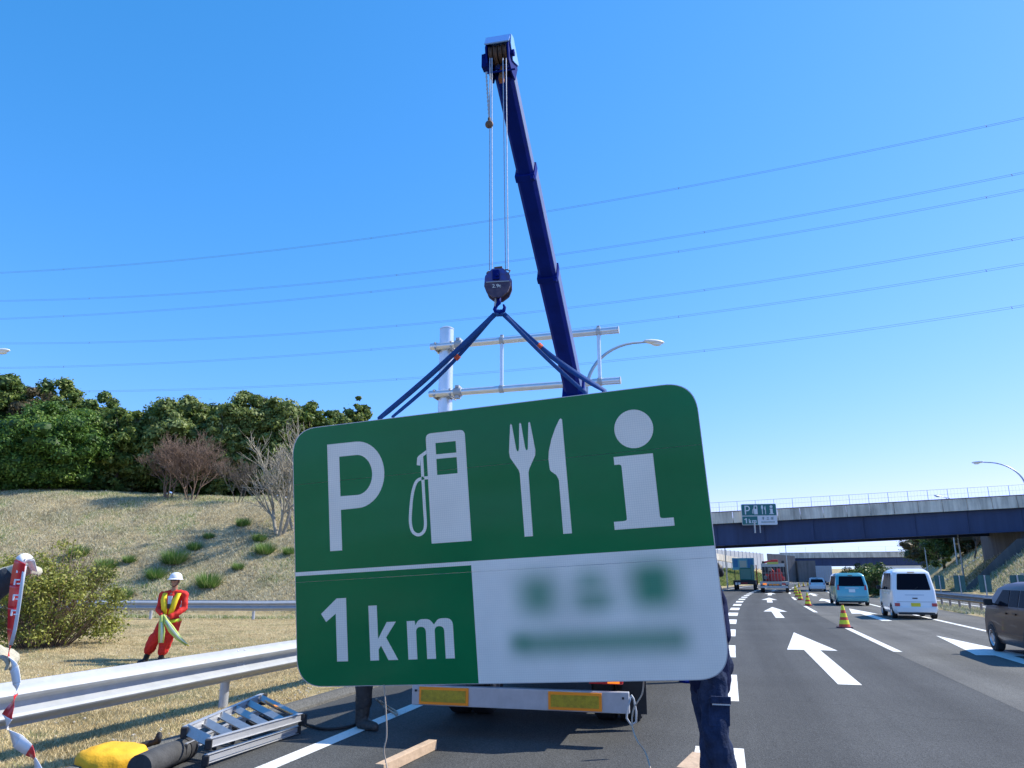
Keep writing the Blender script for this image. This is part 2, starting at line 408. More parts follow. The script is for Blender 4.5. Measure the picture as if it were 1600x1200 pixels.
# ---- ground sheet
ds = sorted(set([-2500, -1200, -600, -300, -180, -120, -90, -75, -66, -60] + [-58 + i * 1.0 for i in range(41)] + [-17 + i * .6 for i in range(19)] +
                [-5.9, -5.6, -5.4, -5.25, -4.5, 0, 4, 9.0, 9.5, 9.8, 10.4, 11, 11.6, 12, 12.4, 16, 20, 20.4, 20.8] + [21.5 + i for i in range(20)] + [46, 55, 70, 90, 130, 200, 400, 900, 2500]))
ys = [-25, -15, -8] + [-4 + i * .9 for i in range(110)] + [96 + i * 3 for i in range(50)] + [250, 260, 280, 320, 400, 550, 800, 1200, 2000, 3500, 6000]
V = []
for y in ys:
    for d in ds:
        k = rs(y); c = 1 / math.sqrt(1 + k * k); x = rx(y) + d / c
        z = hgt(x, y)
        if (-5.3 < d < 9.6 or 11.9 < d < 20.5) and y < 300: z = -.05
        if y > 300: z = min(z, 0)
        if y >= 320 and y <= 800: z = 5.5 if y > 330 else 3.0
        V.append((x, y, z))
nd = len(ds); F = [(j * nd + i, j * nd + i + 1, (j + 1) * nd + i + 1, (j + 1) * nd + i) for j in range(len(ys) - 1) for i in range(nd - 1)]
g = MB(); g.add(V, F); ground = obj('ground', g, M_turf, smooth='all', kind='structure')

def strip(name, d0, d1, y0, y1, z, m, step=4.0, kind='structure', **kw):
    b = MB(); n = max(1, int((y1 - y0) / step)); Vv = []
    for i in range(n + 1):
        y = y0 + (y1 - y0) * i / n; Vv += [st(d0, y, z), st(d1, y, z)]
    b.add(Vv, [(2 * i, 2 * i + 1, 2 * i + 3, 2 * i + 2) for i in range(n)])
    return obj(name, b, m, kind=kind, **kw)
strip('road', -5.32, 3.46, -12, 300, 0.0, M_asph)
strip('road_fast_lane', 3.46, 9.7, -12, 300, 0.001, M_asph2)
strip('opposite_road', 12.0, 20.3, -12, 300, 0.0, M_asph2)

# asphalt berm at the edge of the shoulder
def sweep(name, prof, path, m, parent=None, closed=True, smooth=False, **kw):
    """prof: (across, up) points; path: list of (Vector point, Vector right)"""
    b = MB(); n = len(prof); Vv = []
    for p, rgt in path:
        for a, u in prof: Vv.append(p + rgt * a + Vector((0, 0, u)))
    F_ = []
    for i in range(len(path) - 1):
        for k in range(n if closed else n - 1):
            F_.append((i * n + k, i * n + (k + 1) % n, (i + 1) * n + (k + 1) % n, (i + 1) * n + k))
    if closed: F_.append(tuple(range(n))); F_.append(tuple((len(path) - 1) * n + k for k in range(n - 1, -1, -1)))
    b.add(Vv, F_); return obj(name, b, m, parent, smooth=smooth, **kw)
def rpath(d, y0, y1, step):
    out = []; n = max(1, round((y1 - y0) / step))
    for i in range(n + 1):
        y = y0 + (y1 - y0) * i / n; out.append((st(d, y), (st(d + 1, y) - st(d, y))))
    return out
sweep('kerb', [(-.13, -.05), (-.12, .05), (-.05, .085), (.05, .085), (.13, .03), (.15, -.05)], rpath(-5.2, -6, 130, 3), M_asph2, smooth=True, kind='structure')

# painted lines
strip('shoulder_line', -3.95, -3.77, -10, 298, .004, M_paint)
strip('median_line', 7.32, 7.5, -10, 298, .005, M_paint)
strip('opposite_line', 12.7, 12.86, 0, 298, .004, M_paint)
b = MB()
for i in range(34):
    y = 5.05 + i * 5.5; q = [st(-.32, y, .004), st(.13, y, .004), st(.13, y + 2.72, .004), st(-.32, y + 2.72, .004)]
    b.add(q, [(0, 1, 2, 3)])
obj('block_line', b, M_paint, kind='structure')
b = MB()
for i in range(-1, 16):
    y = 18.15 + i * 18.6
    q = [st(3.46, y, .005), st(3.64, y, .005), st(3.64, y + 7.7, .005), st(3.46, y + 7.7, .005)]; b.add(q, [(0, 1, 2, 3)])
obj('lane_line', b, M_paint, kind='structure')
def arrow(d, tip, name='road_arrow', z=.004):
    y = tip; b = MB()
    P = [(0, 0), (-.53, -5.7), (-.17, -5.65), (-.17, -11.4), (.17, -11.4), (.17, -5.65), (.53, -5.7)]
    Q = [st(d + a, y + c_ * .96, z) for a, c_ in P]
    b.add(Q, [(0, 1, 2, 5, 6), (2, 3, 4, 5)]); return obj(name, b, M_paint, kind='structure')
for t_ in (23.5, 42.4, 60.5, 79, 98): arrow(1.78, t_)
for t_ in (23.3, 41.4, 59.5, 78, 97): arrow(5.5, t_, z=.005)

# ------------------------------------------------------------------ steel guardrails
M_galv = mat('galvanised_steel', (.40, .42, .44), .6, .25, var=.10, vscale=5, bump=.05, bscale=30)
M_galv2 = mat('weathered_steel', (.30, .29, .30), .5, .5, var=.25, vscale=3, col2=(.22, .17, .15))
M_post = mat('post_steel', (.48, .50, .53), .5, .5, var=.12, vscale=6)
WPROF_ = [(0, .0), (.012, .0), (.018, .03), (.075, .075), (.082, .10), (.075, .125), (.022, .165), (.018, .19), (.022, .215), (.075, .255), (.082, .28), (.075, .305), (.018, .35), (.012, .38), (0, .38),
         (.004, .35), (.066, .30), (.071, .28), (.066, .26), (.008, .22), (.005, .19), (.008, .16), (.066, .12), (.071, .10), (.066, .08), (.006, .035)]
WPROF = [(a * 1.5, u) for a, u in WPROF_]
def rail(label, path_fn, n, z0, m, mp, side=1, cat='guardrail', postlen=4.0, post_w=.114, group=None, postoff=.12):
    """path_fn(i) -> (point, right) at post i; the beam stands on the 'right' side when side = 1"""
    p0, _ = path_fn(0); t = thing('guardrail', label, cat, p0, 0, group)
    pr = [(a * side, u) for a, u in WPROF]; bolt0 = None
    for i in range(n):
        pa = []
        for k in range(5):
            p, r = path_fn(i + k / 4 * 1.02); pa.append((p + Vector((0, 0, z0)) - p0, r.normalized()))
        pa = [(p + r * (.003 * (i % 2)) * side, r) for p, r in pa]
        bmx = sweep('beam', pr, pa, m, t, smooth=True)
        if i < 6 and group and 'nearest' in label:
            q_, r_ = pa[0]; tn_ = (pa[1][0] - pa[0][0]).normalized(); rn_ = r_.normalized()
            for du in (-.10, .04):
                for uz in (.035, .165, .215, .345):
                    if bolt0 is None:
                        bb_ = MB(); bb_.lathe([(.0, -.006), (.015, -.006), (.015, .004), (.009, .010), (.0, .011)], 8, axis=Matrix.Rotation(R(90), 3, 'Y')); bolt0 = obj('bolt', bb_, mp, bmx, smooth=True); o_ = bolt0
                    else: o_ = shared('bolt', bolt0, bmx)
                    o_.location = q_ + rn_ * (.034 * side) + tn_ * (.09 + du) + Vector((0, 0, uz)); o_.rotation_euler = (0, 0, math.atan2(rn_.y, rn_.x))
    base = None
    for i in range(n + 1):
        p, r = path_fn(i); q = p - p0 - r.normalized() * postoff * side
        if base is None:
            b = MB(); b.tube([(0, 0, -.3), (0, 0, z0 + .36)], post_w / 2, 14); base = obj('post', b, mp, t, smooth=True)
            b2 = MB(); b2.box((postoff * side * .55, 0, z0 + .19), (postoff * .8, .07, .26)); br = obj('bracket', b2, mp, base)
            base.location = q; base.rotation_euler = (0, 0, math.atan2(r.y, r.x))
        else:
            o = shared('post', base, t, q, math.atan2(r.y, r.x)); shared('bracket', br, o)
    return t
def near_path(i):
    y = .71 + i * 3.84; return st(-6.02, y), st(-5, y) - st(-6, y)
rail('nearest galvanised steel guardrail running along the left shoulder behind the ladder', near_path, 22, .33, M_galv, M_post, group='guardrails')
def far_path(i):
    x = -34 + i * 4.0; y = 30.3 + .02 * (x + 10) ** 2 * .2; return Vector((x, y - .5, hgt(x, y) * .5)), Vector((.0, -1, 0))
rail('distant steel guardrail across the foot of the grassy hill behind the man in red', far_path, 9, .33, M_galv, M_post, group='guardrails')

# ------------------------------------------------------------------ median guardrail with anti-glare plates (right)
def med_path(i):
    y = 22 + i * 2.0 * .94; return st(10.75, y), st(9.75, y) - st(10.75, y)
med = rail('brownish weathered median guardrail carrying green anti-glare plates beyond the brown car', med_path, 40, .40, M_galv2, M_galv2, group='guardrails')
M_plate = mat('glare_plate_green', (.02, .10, .10), .5, var=.15)
b = MB(); b.box((0, 0, .0), (.62, .03, .72)); plate0 = None
for i in range(0, 24):
    y = 25.2 + i * 4.3; p = st(10.95, y) - st(10.75, 22)
    if plate0 is None:
        bb = MB()
        bb.prism([roundpoly([(-.25, -.38, .06), (.25, -.38, .06), (.25, .38, .06), (-.25, .38, .06)])], lambda u, v, t: Vector((u, t, v)), -.012, .012)
        plate0 = obj('glare_plate', bb, M_plate, med)
        plate0.location = p + Vector((0, 0, 1.28)); plate0.rotation_euler = (0, 0, head(y))
        bb = MB(); bb.tube([(0, -.05, -.95), (0, -.05, .38)], .03, 8); pp0 = obj('plate_post', bb, M_galv, plate0, smooth=True)
    else:
        o = shared('glare_plate', plate0, med, p + Vector((0, 0, 1.28)), head(y)); shared('plate_post', pp0, o)

# ------------------------------------------------------------------ overpasses
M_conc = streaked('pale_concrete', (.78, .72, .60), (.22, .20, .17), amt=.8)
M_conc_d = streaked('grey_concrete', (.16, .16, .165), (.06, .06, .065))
M_girder = streaked('navy_girder_paint', (.042, .068, .150), (.022, .032, .070), .6, .6)
M_fence = mat('fence_steel', (.50, .55, .58), .5, .4)
M_dark = mat('dark_steel', (.03, .032, .038), .5, .4, var=.2, vscale=8)
def overpass(label, A, B_, width, par_h, gir_h, panel, fence_h, fstep, group='overpasses'):
    """A, B_: girder soffit points on the near edge, left and right"""
    t = thing('overpass', label, 'bridge', (A.x, A.y, 0), 0, group); O = Vector((A.x, A.y, 0))
    D = B_ - A; L = D.length; d = D.normalized(); nrm = Vector((d.y, -d.x, 0)).normalized()      # towards the camera
    if nrm.y > 0: nrm = -nrm
    U = Vector((0, 0, 1))
    def fr(s_, u, o): return A - O + d * s_ + U * u - nrm * o
    for o in (.75, width - .75):
        b = MB(); b.beam(fr(0, gir_h / 2, o), fr(L, gir_h / 2, o), .5, gir_h); gd = obj('girder', b, M_girder, t)
        if o < 1:
            b = MB(); b.beam(fr(0, .04, o), fr(L, .04, o), .9, .08); obj('flange', b, M_girder, gd)
            for k in range(int(L / 5.5)):
                b = MB(); b.beam(fr(2 + k * 5.5, .1, o - .29), fr(2 + k * 5.5, gir_h - .06, o - .29), .03, .07, up=nrm); obj('stiffener', b, M_girder, gd)
    b = MB(); b.beam(fr(0, gir_h + .13, width / 2), fr(L, gir_h + .13, width / 2), width - .06, .26); obj('deck', b, M_conc_d, t)
    n = int(L / panel)
    for side in (0, 1):
        o = .0 if side == 0 else width
        for k in range(n):
            a, e = k * panel + .03, (k + 1) * panel - .03
            b = MB(); b.beam(fr(a, gir_h + par_h / 2 - .05, o), fr(e, gir_h + par_h / 2 - .05, o), .22, par_h); 
            obj('parapet_panel', b, M_conc, t)
        if side: break
        b = MB(); b.beam(fr(0, gir_h + par_h, o), fr(L, gir_h + par_h, o), .3, .09); obj('coping', b, M_conc_d, t)
        nf = int(L / fstep); src = None
        for k in range(nf + 1):
            p = fr(k * fstep, gir_h + par_h, o)
            if src is None:
                b = MB(); b.beam((0, 0, 0), (0, 0, fence_h), .045, .045, up=(0, 1, 0)); src = obj('fence_post', b, M_fence, t); src.location = p
            else: shared('fence_post', src, t, p)
        for u in (fence_h, fence_h * .5):
            b = MB(); b.tube([fr(0, gir_h + par_h + u, o), fr(L, gir_h + par_h + u, o)], .022 if u == fence_h else .012, 6); obj('fence_rail', b, M_fence, t)
    return t, fr, L
A1 = at(1118, 853, 90); B1 = at(1600, 830, 83); dd = (B1 - A1)
ov1, fr1, L1 = overpass('nearer overpass with navy steel girder, concrete parapet panels and a mesh fence on top', A1 - dd * .55, A1 + dd * 1.30, 11, 1.32, 2.62, 2.55, 1.15, 2.1)
A2 = at(1236, 885, 235); B2 = at(1442, 883, 232); dd2 = (B2 - A2)
ov2, fr2, L2 = overpass('farther overpass with pale parapet and dark blue girder seen beneath the nearer one', A2 - dd2 * .08, A2 + dd2 * 1.5, 10, 1.6, 2.5, 5.2, 1.6, 8)
# mesh infill of the near overpass fence: fine vertical wires joined into one part
b = MB(); h0 = 2.62 + 1.32
for k in range(int(L1 / .35)): b.beam(fr1(k * .35, h0, 0), fr1(k * .35, h0 + 1.15, 0), .008, .008, up=(0, 1, 0))
o = obj('fence_mesh', b, M_fence, ov1, kind='stuff')
# drain pipe stubs on the near overpass
for px in (1176, 1400):
    p = at(px, 826 if px < 1300 else 812, 87); b = MB(); b.tube([p - Vector((A1 - dd * .55).xy.to_3d()) + Vector((0, -.8, .7)), p - Vector((A1 - dd * .55).xy.to_3d()) + Vector((0, -.8, -.55))], .09, 8); obj('drain_pipe', b, M_galv, ov1)
# abutments
def slab(name, label, cat, pts, z0, z1, m, group=None):
    c = sum((Vector((p[0], p[1], 0)) for p in pts), Vector()) / len(pts); t = MB()
    t.prism([[(p[0] - c.x, p[1] - c.y) for p in pts]], lambda u, v, w: Vector((u, v, w)), z0, z1)
    o = obj(name, t, m, label=label, cat=cat, group=group); o.location = c; return o
q = at(1584, 850, 86); x0 = q.x
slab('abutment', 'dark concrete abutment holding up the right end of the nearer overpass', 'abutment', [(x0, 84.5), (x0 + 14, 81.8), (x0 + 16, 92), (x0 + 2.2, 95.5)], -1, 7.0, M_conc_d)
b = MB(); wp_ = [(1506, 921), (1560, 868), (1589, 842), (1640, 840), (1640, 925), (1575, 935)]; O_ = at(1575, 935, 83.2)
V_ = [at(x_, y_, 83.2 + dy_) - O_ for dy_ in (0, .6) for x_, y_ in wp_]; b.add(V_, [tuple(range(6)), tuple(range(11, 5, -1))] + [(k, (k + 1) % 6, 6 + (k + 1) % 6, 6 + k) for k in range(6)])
o = obj('wall_or_shade_slab', b, M_conc_d, label='dark sheet standing in for the shaded slope under the right end of the nearer overpass', cat='wall'); o.location = O_  # dark sheet added in place of the overpass shade on the slope
p = at(1237, 868, 232); w0 = at(1262, 915, 170); 
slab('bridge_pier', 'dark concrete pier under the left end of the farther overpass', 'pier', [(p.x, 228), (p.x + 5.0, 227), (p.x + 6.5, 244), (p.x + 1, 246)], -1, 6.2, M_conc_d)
# sloped wing wall left of the far overpass
a0 = at(1200, 868, 225); b = MB()
b.add([Vector((a0.x, 225, -1)), Vector((p.x - .2, 229, -1)), Vector((p.x - .2, 229, 7.6)), Vector((a0.x, 225, 8.2)), Vector((a0.x, 226, -1)), Vector((p.x - .2, 230, -1)), Vector((p.x - .2, 230, 7.6)), Vector((a0.x, 226, 8.2))],
      [(0, 1, 2, 3), (7, 6, 5, 4), (0, 4, 5, 1), (1, 5, 6, 2), (2, 6, 7, 3), (3, 7, 4, 0)])
obj('wall_or_shade_slab', b, M_conc_d, label='dark grey retaining wall left of the farther overpass behind the flatbed truck', cat='wall')
# noise barrier on top of the left bank
M_barrier = mat('barrier_panel', (.36, .38, .40), .7, var=.1, vscale=2)
def wall_run(name, label, cat, P0, P1, z0, z1, n, m, mp, th=.12, rib=None):
    t = thing(name, label, cat, P0); D = P1 - P0
    for i in range(n):
        a = D * (i / n); e = D * ((i + 1) / n)
        b = MB(); b.beam(a * .98 + e * .02 + Vector((0, 0, (z0 + z1) / 2)), e * .98 + a * .02 + Vector((0, 0, (z0 + z1) / 2)), th, z1 - z0); obj('panel', b, m, t)
        b = MB(); b.beam(a + Vector((0, 0, z0 - .3)), a + Vector((0, 0, z1 + .12)), .2, .2, up=(0, 1, 0)); obj('post', b, mp, t)
    return t
q0 = at(1040, 870, 150); q1 = at(1193, 872, 205)
wall_run('noise_barrier', 'tall grey ribbed noise barrier on the bank under the nearer overpass', 'noise barrier', Vector((q0.x, 150, 0)), Vector((q1.x, 205, 0)), 3.6, 7.6, 22, M_barrier, M_galv)
q0 = at(1080, 858, 128); q1 = at(1164, 874, 146)
wl = MB(); wl.beam(Vector((0, 0, 0)), Vector((q1.x - q0.x, 18, q1.z - q0.z)), .5, 1.1); o = obj('retaining_wall', wl, M_conc, label='pale concrete wall stepping down the green bank left of the trucks', cat='wall'); o.location = q0 - Vector((0, 0, .5))
M_white = mat('white_cladding', (.72, .73, .72), .8, var=.06, vscale=.3)
q = at(1395, 897, 300)
sh = thing('warehouse', 'low white warehouse far off between the hedge and the white van', 'building', (q.x, 300, 0))
b = MB(); b.box((6, 8, 3), (18, 14, 6)); w = obj('wall', b, M_white, sh)
b = MB(); b.prism([[(-3.5, 6.02), (15.5, 6.02), (15.2, 6.9), (6, 7.6), (-3.2, 6.9)]], lambda u, v, t: Vector((u, t, v)), .4, 15.6); obj('roof', b, mat('roof_metal', (.5, .55, .6), .4), sh)
for k in range(5):
    b = MB(); b.box((-.8 + k * 3.4, .94, 3.6), (1.6, .1, 1.2)); obj('window', b, mat('far_window', (.12, .16, .2), .2), sh)

# ------------------------------------------------------------------ new sign gantry at the roadside (pole with two arms)
M_gantry = mat('new_galvanised_tube', (.66, .70, .74), .33, .55, var=.06, vscale=4)
gp = Vector((-1.67, 18.0, 0))
ga = thing('sign_gantry', 'empty galvanised sign gantry with two tubular arms behind the hanging sign', 'sign gantry', gp, -R(16.5))
b = MB(); b.tube([(0, 0, 0), (0, 0, 7.72)], .178, 28); pole = obj('pole', b, M_gantry, ga, smooth=True)
b = MB(); b.lathe([(.0, 7.724), (.186, 7.724), (.186, 7.75), (.12, 7.79), (.0, 7.8)], 28); obj('pole_cap', b, M_gantry, pole, smooth=True)
b = MB(); b.lathe([(.30, 0), (.30, .03), (.19, .035), (.19, 0.0)], 24); obj('base_plate', b, M_galv, pole)
armz = []
for py in (541, 615):
    p = at(700, py, 17.8); armz.append(p.z)
for z in armz:
    b = MB(); b.tube([(-.33, -.235, z), (4.42, -.235, z)], .084, 20); arm = obj('arm', b, M_gantry, ga, smooth=True)
    b = MB(); b.lathe([(0, 0), (.092, 0), (.092, .012), (.0, .016)], 20, c=(4.422, -.235, z), axis=Matrix.Rotation(R(90), 3, 'Y')); obj('end_cap', b, M_galv, arm)
    b = MB(); b.tube([(-.33, .235, z), (.30, .235, z)], .05, 14); obj('back_stub', b, M_gantry, arm, smooth=True)
    for x in (-.20, .22):
        b = MB(); b.box((x, -.05, z), (.03, .42, .22)); b.tube([(x + .02, -.36, z + .06), (x + .02, .1, z + .06)], .02, 8); b.tube([(x + .02, -.36, z - .06), (x + .02, .1, z - .06)], .02, 8); obj('clamp', b, M_galv, arm)
    b = MB(); b.tube([(.33, -.235, z), (.52, -.235, z)], .115, 20); b.box((.42, -.235, z + .13), (.10, .16, .06)); b.box((.42, -.235, z - .13), (.10, .16, .06)); obj('flange', b, M_galv, arm, smooth=True)
for x in (1.55, 3.95):
    b = MB(); b.tube([(x, -.235, armz[1] + .03), (x, -.235, armz[0] - .03)], .045, 14); up = obj('upright', b, M_gantry, ga, smooth=True)
    for z in armz:
        b = MB(); b.tube([(x - .05, -.235, z), (x + .05, -.235, z)], .098, 20); b.box((x, -.235, z + .11), (.07, .06, .07)); obj('clamp_band', b, M_galv, up, smooth=True)

# ------------------------------------------------------------------ street lamps
M_lampp = mat('lamp_paint', (.42, .47, .50), .4, .4)
M_lens = mat('lamp_lens', (.75, .78, .78), .15)
def lamp(label, head_p, base_p, reach_dir, group='curved street lamps'):
    t = thing('street_lamp', label, 'street lamp', base_p, 0, group)
    H = head_p - base_p; pts = []
    hz = Vector((H.x, H.y, 0)); 
    for k in range(5): pts.append(Vector((0, 0, k * (H.z - 2.6) / 4)))
    for k in range(1, 13):
        a = k / 12; th = a * PI / 2 * .93
        pts.append(Vector((0, 0, H.z - 2.6)) + hz * ((1 - math.cos(th)) * .98) + Vector((0, 0, 2.55 * math.sin(th))))
    pts.append(H.copy())
    rs_ = [.10 - .055 * i / len(pts) for i in range(len(pts))]
    b = MB(); b.tube(pts, rs_, 10); obj('pole', b, M_lampp, t, smooth=True)
    d = hz.normalized(); x = Vector((-d.y, d.x, 0)); rot = Matrix((x, d, Vector((0, 0, 1)))).transposed()
    b = MB(); b.ellip(H + Vector((0, 0, .02)) + d * .3, (.17, .52, .11), rot); hd = obj('lamp_head', b, mat('lamp_shell', (.72, .72, .70), .4), t, smooth='all')
    b = MB(); b.ellip(H + d * .42 - Vector((0, 0, .07)), (.13, .26, .10), rot); obj('lens', b, M_lens, hd, smooth='all')
    return t
h = at(1012, 534, 32); lamp('curved street lamp arching over the gantry just right of the crane boom', h, Vector((at(917, 600, 31.0).x, 31.3, 0)), 1)
h = at(1534, 722, 68); bp = at(1600, 800, 66); lamp('curved street lamp standing over the right end of the nearer overpass', h, Vector((bp.x + .6, 66, 0)), 1)
h = at(-8, 549, 34); lamp('street lamp whose head just peeks in at the left edge above the trees', h, Vector((h.x - 3.8, 34.6, 0)), 1)
far = [((1136, 868), 105), ((1232, 856), 150), ((1441, 852), 135), ((1489, 845), 112), ((1496, 835), 92)]
fl = ['thin lamp pole on the green bank just right of the hanging sign', 'thin lamp pole left of the farther overpass above the flatbed truck',
      'thin pole at the right end of the farther overpass behind the white van', 'thin pale pole right of the white van before the dark trees', 'nearest thin pale pole standing on the cutting slope over the glare plates']
for ((px, py), Y), lb in zip(far, fl):
    p = at(px, 905, Y) if px < 1300 else at(px + 12, 915, Y)
    t = thing('lamp_pole', lb, 'pole', (p.x, Y, hgt(p.x, Y) - .1), 0, 'thin poles by the road')
    b = MB(); b.tube([(0, 0, 0), (0, 0, 9.5)], [.11, .06], 8); pl = obj('pole', b, M_lampp, t, smooth=True)
    b = MB(); b.tube([(0, 0, 9.5), (-.4, -.1, 10.1), (-1.6, -.3, 10.3)], .05, 6); b.ellip((-1.9, -.35, 10.28), (.35, .14, .09)); obj('lamp_arm', b, M_lampp, t, smooth=True)

# ------------------------------------------------------------------ overhead power lines
M_wire = mat('conductor', (.10, .12, .18), .6)
WL = [[(-60, 429), (0, 424), (280, 407), (455, 387), (1040, 296), (1370, 233), (1600, 184), (1700, 161)],
      [(-60, 471), (0, 468), (245, 461), (560, 435), (1040, 372), (1352, 317), (1600, 268), (1700, 248)],
      [(-60, 500), (0, 497), (245, 485), (560, 457), (1040, 395), (1386, 337), (1600, 295), (1700, 275)],
      [(-60, 536), (0, 535), (245, 531), (560, 514), (1040, 460), (1367, 411), (1600, 370), (1700, 351)],
      [(-60, 576), (0, 573), (245, 566), (560, 548), (1040, 496), (1402, 444), (1600, 411), (1700, 394)],
      [(-60, 611), (0, 610), (245, 607), (560, 597), (1040, 554), (1380, 509), (1600, 476), (1700, 460)]]
names = ['topmost', 'second highest', 'third highest', 'fourth highest', 'second lowest', 'lowest']
for wi, pts in enumerate(WL):
    xs = np.array([p[0] for p in pts]); yy = np.array([p[1] for p in pts]); cf = np.polyfit(xs, yy, 3)
    t = thing('power_line', names[wi] + ' of the six twin power lines crossing the blue sky', 'power line', at(-60, float(np.polyval(cf, -60)), 185), 0, 'power lines across the sky')
    O = t.location.copy()
    P = [at(x, float(np.polyval(cf, x)), 185 - 80 * (x + 60) / 1760 + wi * 3) for x in range(-60, 1701, 40)]
    for s_ in (0, 1):
        b = MB(); b.tube([p - O - Vector((0, .25 * s_, .40 * s_)) for p in P], .024, 4); obj('conductor', b, M_wire, t)
    for k in range(4 + wi % 2, len(P) - 1, 12):
        p = P[k] - O; b = MB(); b.beam(p + Vector((0, 0, .06)), p + Vector((0, -.25, -.46)), .07, .07, up=(0, 1, 0)); obj('spacer', b, M_wire, t)

# ------------------------------------------------------------------ the hanging sign
def retro(name, col, cell, dark, blobs=None, rough=.32, coat=.25):
    m = bpy.data.materials.new(name); m.use_nodes = True; nt = m.node_tree; b = nt.nodes['Principled BSDF']
    b.inputs['Roughness'].default_value = rough; b.inputs['Coat Weight'].default_value = coat; b.inputs['Coat Roughness'].default_value = .12
    tc = nt.nodes.new('ShaderNodeTexCoord')
    v = nt.nodes.new('ShaderNodeTexVoronoi'); v.feature = 'DISTANCE_TO_EDGE'; v.inputs['Scale'].default_value = cell; v.inputs['Randomness'].default_value = .12
    nt.links.new(tc.outputs['Object'], v.inputs['Vector'])
    mr = nt.nodes.new('ShaderNodeMapRange'); mr.inputs['From Max'].default_value = .18; mr.inputs['To Min'].default_value = dark; mr.inputs['To Max'].default_value = 1
    nt.links.new(v.outputs['Distance'], mr.inputs['Value'])
    n = nt.nodes.new('ShaderNodeTexNoise'); n.inputs['Scale'].default_value = 2.5; n.inputs['Detail'].default_value = 5; nt.links.new(tc.outputs['Object'], n.inputs['Vector'])
    m2 = nt.nodes.new('ShaderNodeMapRange'); m2.inputs['From Min'].default_value = .3; m2.inputs['From Max'].default_value = .7; m2.inputs['To Min'].default_value = .93; m2.inputs['To Max'].default_value = 1.06
    nt.links.new(n.outputs['Fac'], m2.inputs['Value'])
    k = nt.nodes.new('ShaderNodeMath'); k.operation = 'MULTIPLY'; nt.links.new(mr.outputs[0], k.inputs[0]); nt.links.new(m2.outputs[0], k.inputs[1])
    rgb = nt.nodes.new('ShaderNodeRGB'); rgb.outputs[0].default_value = (*col, 1); cur = rgb.outputs[0]
    if blobs:
        sep = nt.nodes.new('ShaderNodeSeparateXYZ'); nt.links.new(tc.outputs['Object'], sep.inputs[0])
        def M(op, a, b_=None):
            q = nt.nodes.new('ShaderNodeMath'); q.operation = op
            for i, w in enumerate((a, b_)):
                if w is None: continue
                if isinstance(w, (int, float)): q.inputs[i].default_value = w
                else: nt.links.new(w, q.inputs[i])
            return q.outputs[0]
        def soft(out, c, h_, s_):
            a = M('ABSOLUTE', M('SUBTRACT', out, c)); r = nt.nodes.new('ShaderNodeMapRange'); r.interpolation_type = 'SMOOTHSTEP'
            r.inputs['From Min'].default_value = h_ + s_; r.inputs['From Max'].default_value = h_ - s_; r.inputs['To Min'].default_value = 0; r.inputs['To Max'].default_value = 1
            nt.links.new(a, r.inputs['Value']); return r.outputs[0]
        for cx, cz, hx, hz, s_, amt in blobs:
            f = M('MULTIPLY', M('MULTIPLY', soft(sep.outputs['X'], cx, hx, s_), soft(sep.outputs['Z'], cz, hz, s_ * .9)), amt)
            mx = nt.nodes.new('ShaderNodeMix'); mx.data_type = 'RGBA'; nt.links.new(f, mx.inputs['Factor']); nt.links.new(cur, mx.inputs['A'])
            mx.inputs['B'].default_value = (.015, .25, .13, 1); cur = mx.outputs['Result']
    sc = nt.nodes.new('ShaderNodeVectorMath'); sc.operation = 'SCALE'; nt.links.new(cur, sc.inputs[0]); nt.links.new(k.outputs[0], sc.inputs['Scale'])
    nt.links.new(sc.outputs[0], b.inputs['Base Color'])
    bp = nt.nodes.new('ShaderNodeBump'); bp.inputs['Strength'].default_value = .15; bp.inputs['Distance'].default_value = .002
    nt.links.new(v.outputs['Distance'], bp.inputs['Height']); nt.links.new(bp.outputs['Normal'], b.inputs['Normal'])
    return m
def green_film():
    m = mat('sign_green_film', (.001, .175, .054), .22, var=.12, vscale=.9, spec=.22); nt = m.node_tree; b = nt.nodes['Principled BSDF']
    tc = nt.nodes.new('ShaderNodeTexCoord'); mp = nt.nodes.new('ShaderNodeMapping'); mp.inputs['Rotation'].default_value = (0, R(-32), 0); mp.inputs['Scale'].default_value = (.45, 1, 1.5)
    n = nt.nodes.new('ShaderNodeTexNoise'); n.inputs['Scale'].default_value = 1.3; n.inputs['Detail'].default_value = 1; bp = nt.nodes.new('ShaderNodeBump'); bp.inputs['Strength'].default_value = .8; bp.inputs['Distance'].default_value = .025
    nt.links.new(tc.outputs['Object'], mp.inputs['Vector']); nt.links.new(mp.outputs[0], n.inputs['Vector']); nt.links.new(n.outputs['Fac'], bp.inputs['Height']); nt.links.new(bp.outputs['Normal'], b.inputs['Normal']); return m
M_sgreen = green_film()
M_swhite = retro('sign_white_film', (.93, .83, .70), 62, .82, coat=0)
M_spanel = retro('sign_white_panel', (.94, .86, .75), 62, .90, coat=0, blobs=
    [(1.98, .60, .14, .14, .14, .82), (2.37, .68, .11, .07, .12, .68), (2.38, .54, .14, .07, .12, .76), (2.805, .63, .16, .16, .14, .95), (2.38, .265, .62, .08, .10, .74), (1.83, .28, .07, .05, .06, .4)])
M_alu = mat('aluminium', (.50, .51, .53), .45, .5, var=.05, vscale=6)
SO = Vector((-1.66230624, 6.1292277, .77037855)); SU = Vector((3.10852987, -.93251578, .17307909)); SV = Vector((-.153758, -.13082321, 1.99914323))
sx = SU.normalized(); sz = (SV - sx * SV.dot(sx)).normalized(); sy = sz.cross(sx)
SW, SH = 3.25, 2.01
sign = thing('expressway_sign', 'big green parking, fuel, restaurant and information 1km sign hanging from blue slings', 'road sign')
sign.matrix_world = Matrix.Translation(SO) @ Matrix((sx, sy, sz)).transposed().to_4x4()
